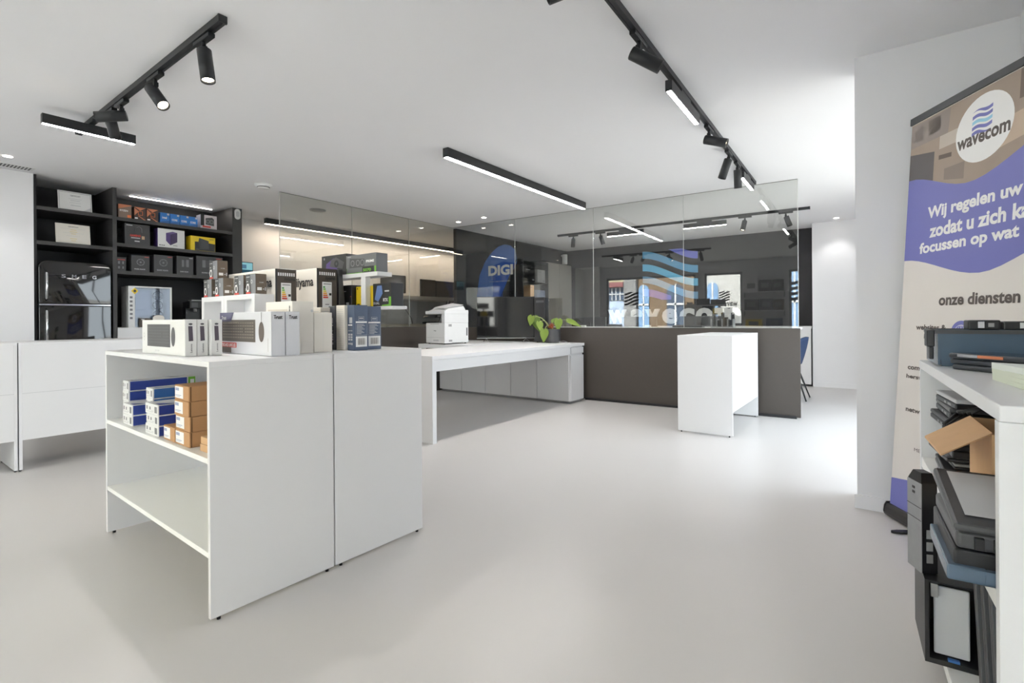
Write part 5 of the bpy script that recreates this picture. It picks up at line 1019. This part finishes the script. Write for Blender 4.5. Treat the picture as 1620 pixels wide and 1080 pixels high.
MB().prism([(0,0,H_),(0,D_,H_),(-0.097,D_-0.02,H_-0.062),(-0.097,-0.055,H_-0.05)], (0.001,0,0.004)).build('flap', KRAFT2, r); MB().prism([(W_,0,H_),(W_,D_,H_),(W_+0.03,D_,H_+0.05),(W_+0.03,0,H_+0.05)], (0.003,0,0)).build('flap', KRAFT, r)
r = sthing('inkjet_printer', 'dark grey printer with pale lid and blue-grey tray jutting from the white shelf', 'printer', -0.056, 0.054, 0.5512)
W_, D_ = 0.30, 0.27
MB().box(0,0,0.0,W_,D_,0.058).build('base', CARDK2, r, 0.004); MB().box(0.004,0.004,0.058,W_,D_,0.092).build('body', DGREY, r, 0.008, 3)
MB().add([(0,-0.004,0.093),(W_,-0.004,0.093),(W_,D_,0.122),(0,D_,0.122),(0,-0.004,0.108),(W_,-0.004,0.108),(W_,D_,0.150),(0,D_,0.150)], [(0,3,2,1),(4,5,6,7),(0,1,5,4),(1,2,6,5),(2,3,7,6),(3,0,4,7)]).build('lid', DGREY, r, 0.006, 2)
MB().add([(0.022,0.035,0.1165),(W_-0.02,0.035,0.1165),(W_-0.02,D_-0.02,0.1485),(0.022,D_-0.02,0.1485)], [(0,1,2,3)]).build('pale_panel', PRINTL, r)
for k in range(9): MB().box(0.03+k*0.028,-0.0052,0.064,0.044+k*0.028,0.005,0.086).build('vent_slot', BLKP, r)
MB().box(-0.012,-0.012,0.001,0.045,0.22,0.030).box(0.045,-0.012,0.001,0.26,0.0,0.030).build('tray', BING, r, 0.003)
MB().box(0.06,-0.0135,0.006,0.2,-0.012,0.026).build('tray_front', SLATE, r)
# lower compartment
r = sthing('slim_computer', 'slim silver desktop computer standing on end at the open side of the white shelf', 'computer', -0.046, 0.63, 0.318, 22)
MB().box(0,0.004,0,0.040,0.07,0.26).add([(0,0.004,0.26),(0.04,0.004,0.26),(0.04,0.07,0.26),(0,0.07,0.26),(0.008,0.02,0.285),(0.036,0.02,0.285),(0.036,0.06,0.285),(0.008,0.06,0.285)], [(4,5,6,7),(0,1,5,4),(1,2,6,5),(2,3,7,6),(3,0,4,7)]).build('case', BLKP, r)
MB().box(-0.003,0,0.0,0.0,0.07,0.258).build('silver_front', M('brushed_silver', (150,152,154), 0.35, metal=0.6, noise=0.1, scale=40), r, 0.001, 1)
for z_ in (0.222, 0.236): MB().box(-0.0042,0.03,z_,-0.003,0.042,z_+0.007).build('usb_port', BLKP, r)
MB().box(-0.0038,0,0.186,-0.003,0.07,0.1875).box(-0.0038,0,0.15,-0.003,0.07,0.1515).build('front_seam', BLKP, r)
for k in range(3): MB().box(0.012,0.0025,0.03+k*0.035,0.028,0.004,0.055+k*0.035).build('drive_cage', GREYP, r)
r = sthing('open_computer_case', 'open black computer case with a white sheet inside, low in the white shelf', 'computer', -0.045, 0.60, 0.0845)
W_, D_, H_ = 0.34, 0.24, 0.232
MB().box(0,0,0,W_,D_,0.014).box(0,0,H_-0.006,W_,D_,H_).box(0,0,0.014,0.010,D_,H_-0.006).box(W_-0.008,0,0.014,W_,D_,H_-0.006).box(0.010,D_-0.006,0.014,W_-0.008,D_,H_-0.006).build('frame', BLKP, r)
MB().box(0.022,0.02,0.02,0.10,0.03,0.212).build('white_sheet', PRINTL, r, 0.004); MB().box(0.014,0.004,0.185,0.03,0.012,0.222).build('drive_label', GREYP, r); MB().box(0.05,-0.002,0.016,0.075,0.01,0.022).build('blue_clip', CARDB2, r)
g = 'dark panels leaning in the lower compartment'
for k, (y, lb) in enumerate(((0.30, 'dark laptop leaning low in the white shelf, rear one'), (0.20, 'dark laptop leaning low in the white shelf, middle one'), (0.10, 'dark laptop leaning low in the white shelf, nearest one'))):
    r = sthing('laptop', lb, 'laptop', 0.03 - 0.004*k, y, 0.0848, 0, g); a_ = 0.10
    def lean(y0, y1): return [(0,y0,0),(0.30,y0,0),(0.30,y1,0),(0,y1,0),(0,y0+a_,0.34+0.03*k),(0.30,y0+a_,0.34+0.03*k),(0.30,y1+a_,0.34+0.03*k),(0,y1+a_,0.34+0.03*k)]
    fs_ = [(0,3,2,1),(4,5,6,7),(0,1,5,4),(1,2,6,5),(2,3,7,6),(3,0,4,7)]
    MB().add(lean(0.0, 0.012), fs_).build('lid', DGREY if k != 1 else CARDK, r, 0.002); MB().add(lean(0.0125, 0.028), fs_).build('base', BLKP, r, 0.002)

# ------------------------------------------------------------------ shelves on the front wall, seen mirrored in the glass
g = 'boxes on the front wall shelves'
for k, (z, bx) in enumerate(((2.02 - 0.33, [(-2.22, 0.30, 0.26, CARDW), (-1.90, 0.26, 0.27, CARDK2), (-1.62, 0.24, 0.27, CARDK)]), (1.24, [(-2.22, 0.30, 0.26, CARDK2), (-1.88, 0.26, 0.27, CARDK), (-1.60, 0.22, 0.25, TAUPE)]), (0.82, [(-2.2, 0.36, 0.2, YEL), (-1.75, 0.34, 0.22, SLATE)]))):
    w_ = ('upper', 'middle', 'lower')[k]
    r = thing('wall_shelf', '%s white wall shelf by the entrance, seen only mirrored in the glass' % w_, 'shelf', (-2.27, -1.598, z)); MB().box(0,0,-0.025,0.95,0.28,0).build('board', WHITE, r); [MB().box(x_,0,-0.14,x_+0.012,0.2,-0.025).build('bracket', GREYP, r) for x_ in (0.03, 0.9)]
    for j, (x0, W_, H_, mt) in enumerate(bx):
        r, F_ = carton('product_box', '%s box on the %s front wall shelf, seen only mirrored in the glass' % (('first', 'second', 'third')[j], w_), (x0 + W_, -1.36, z + 0.0005), pi, W_, 0.2, H_, mt, g); F_['front'].pr('front_print', PRINTG, r, (0.2,0.3,0.8,0.75))
bpy.context.view_layer.update()
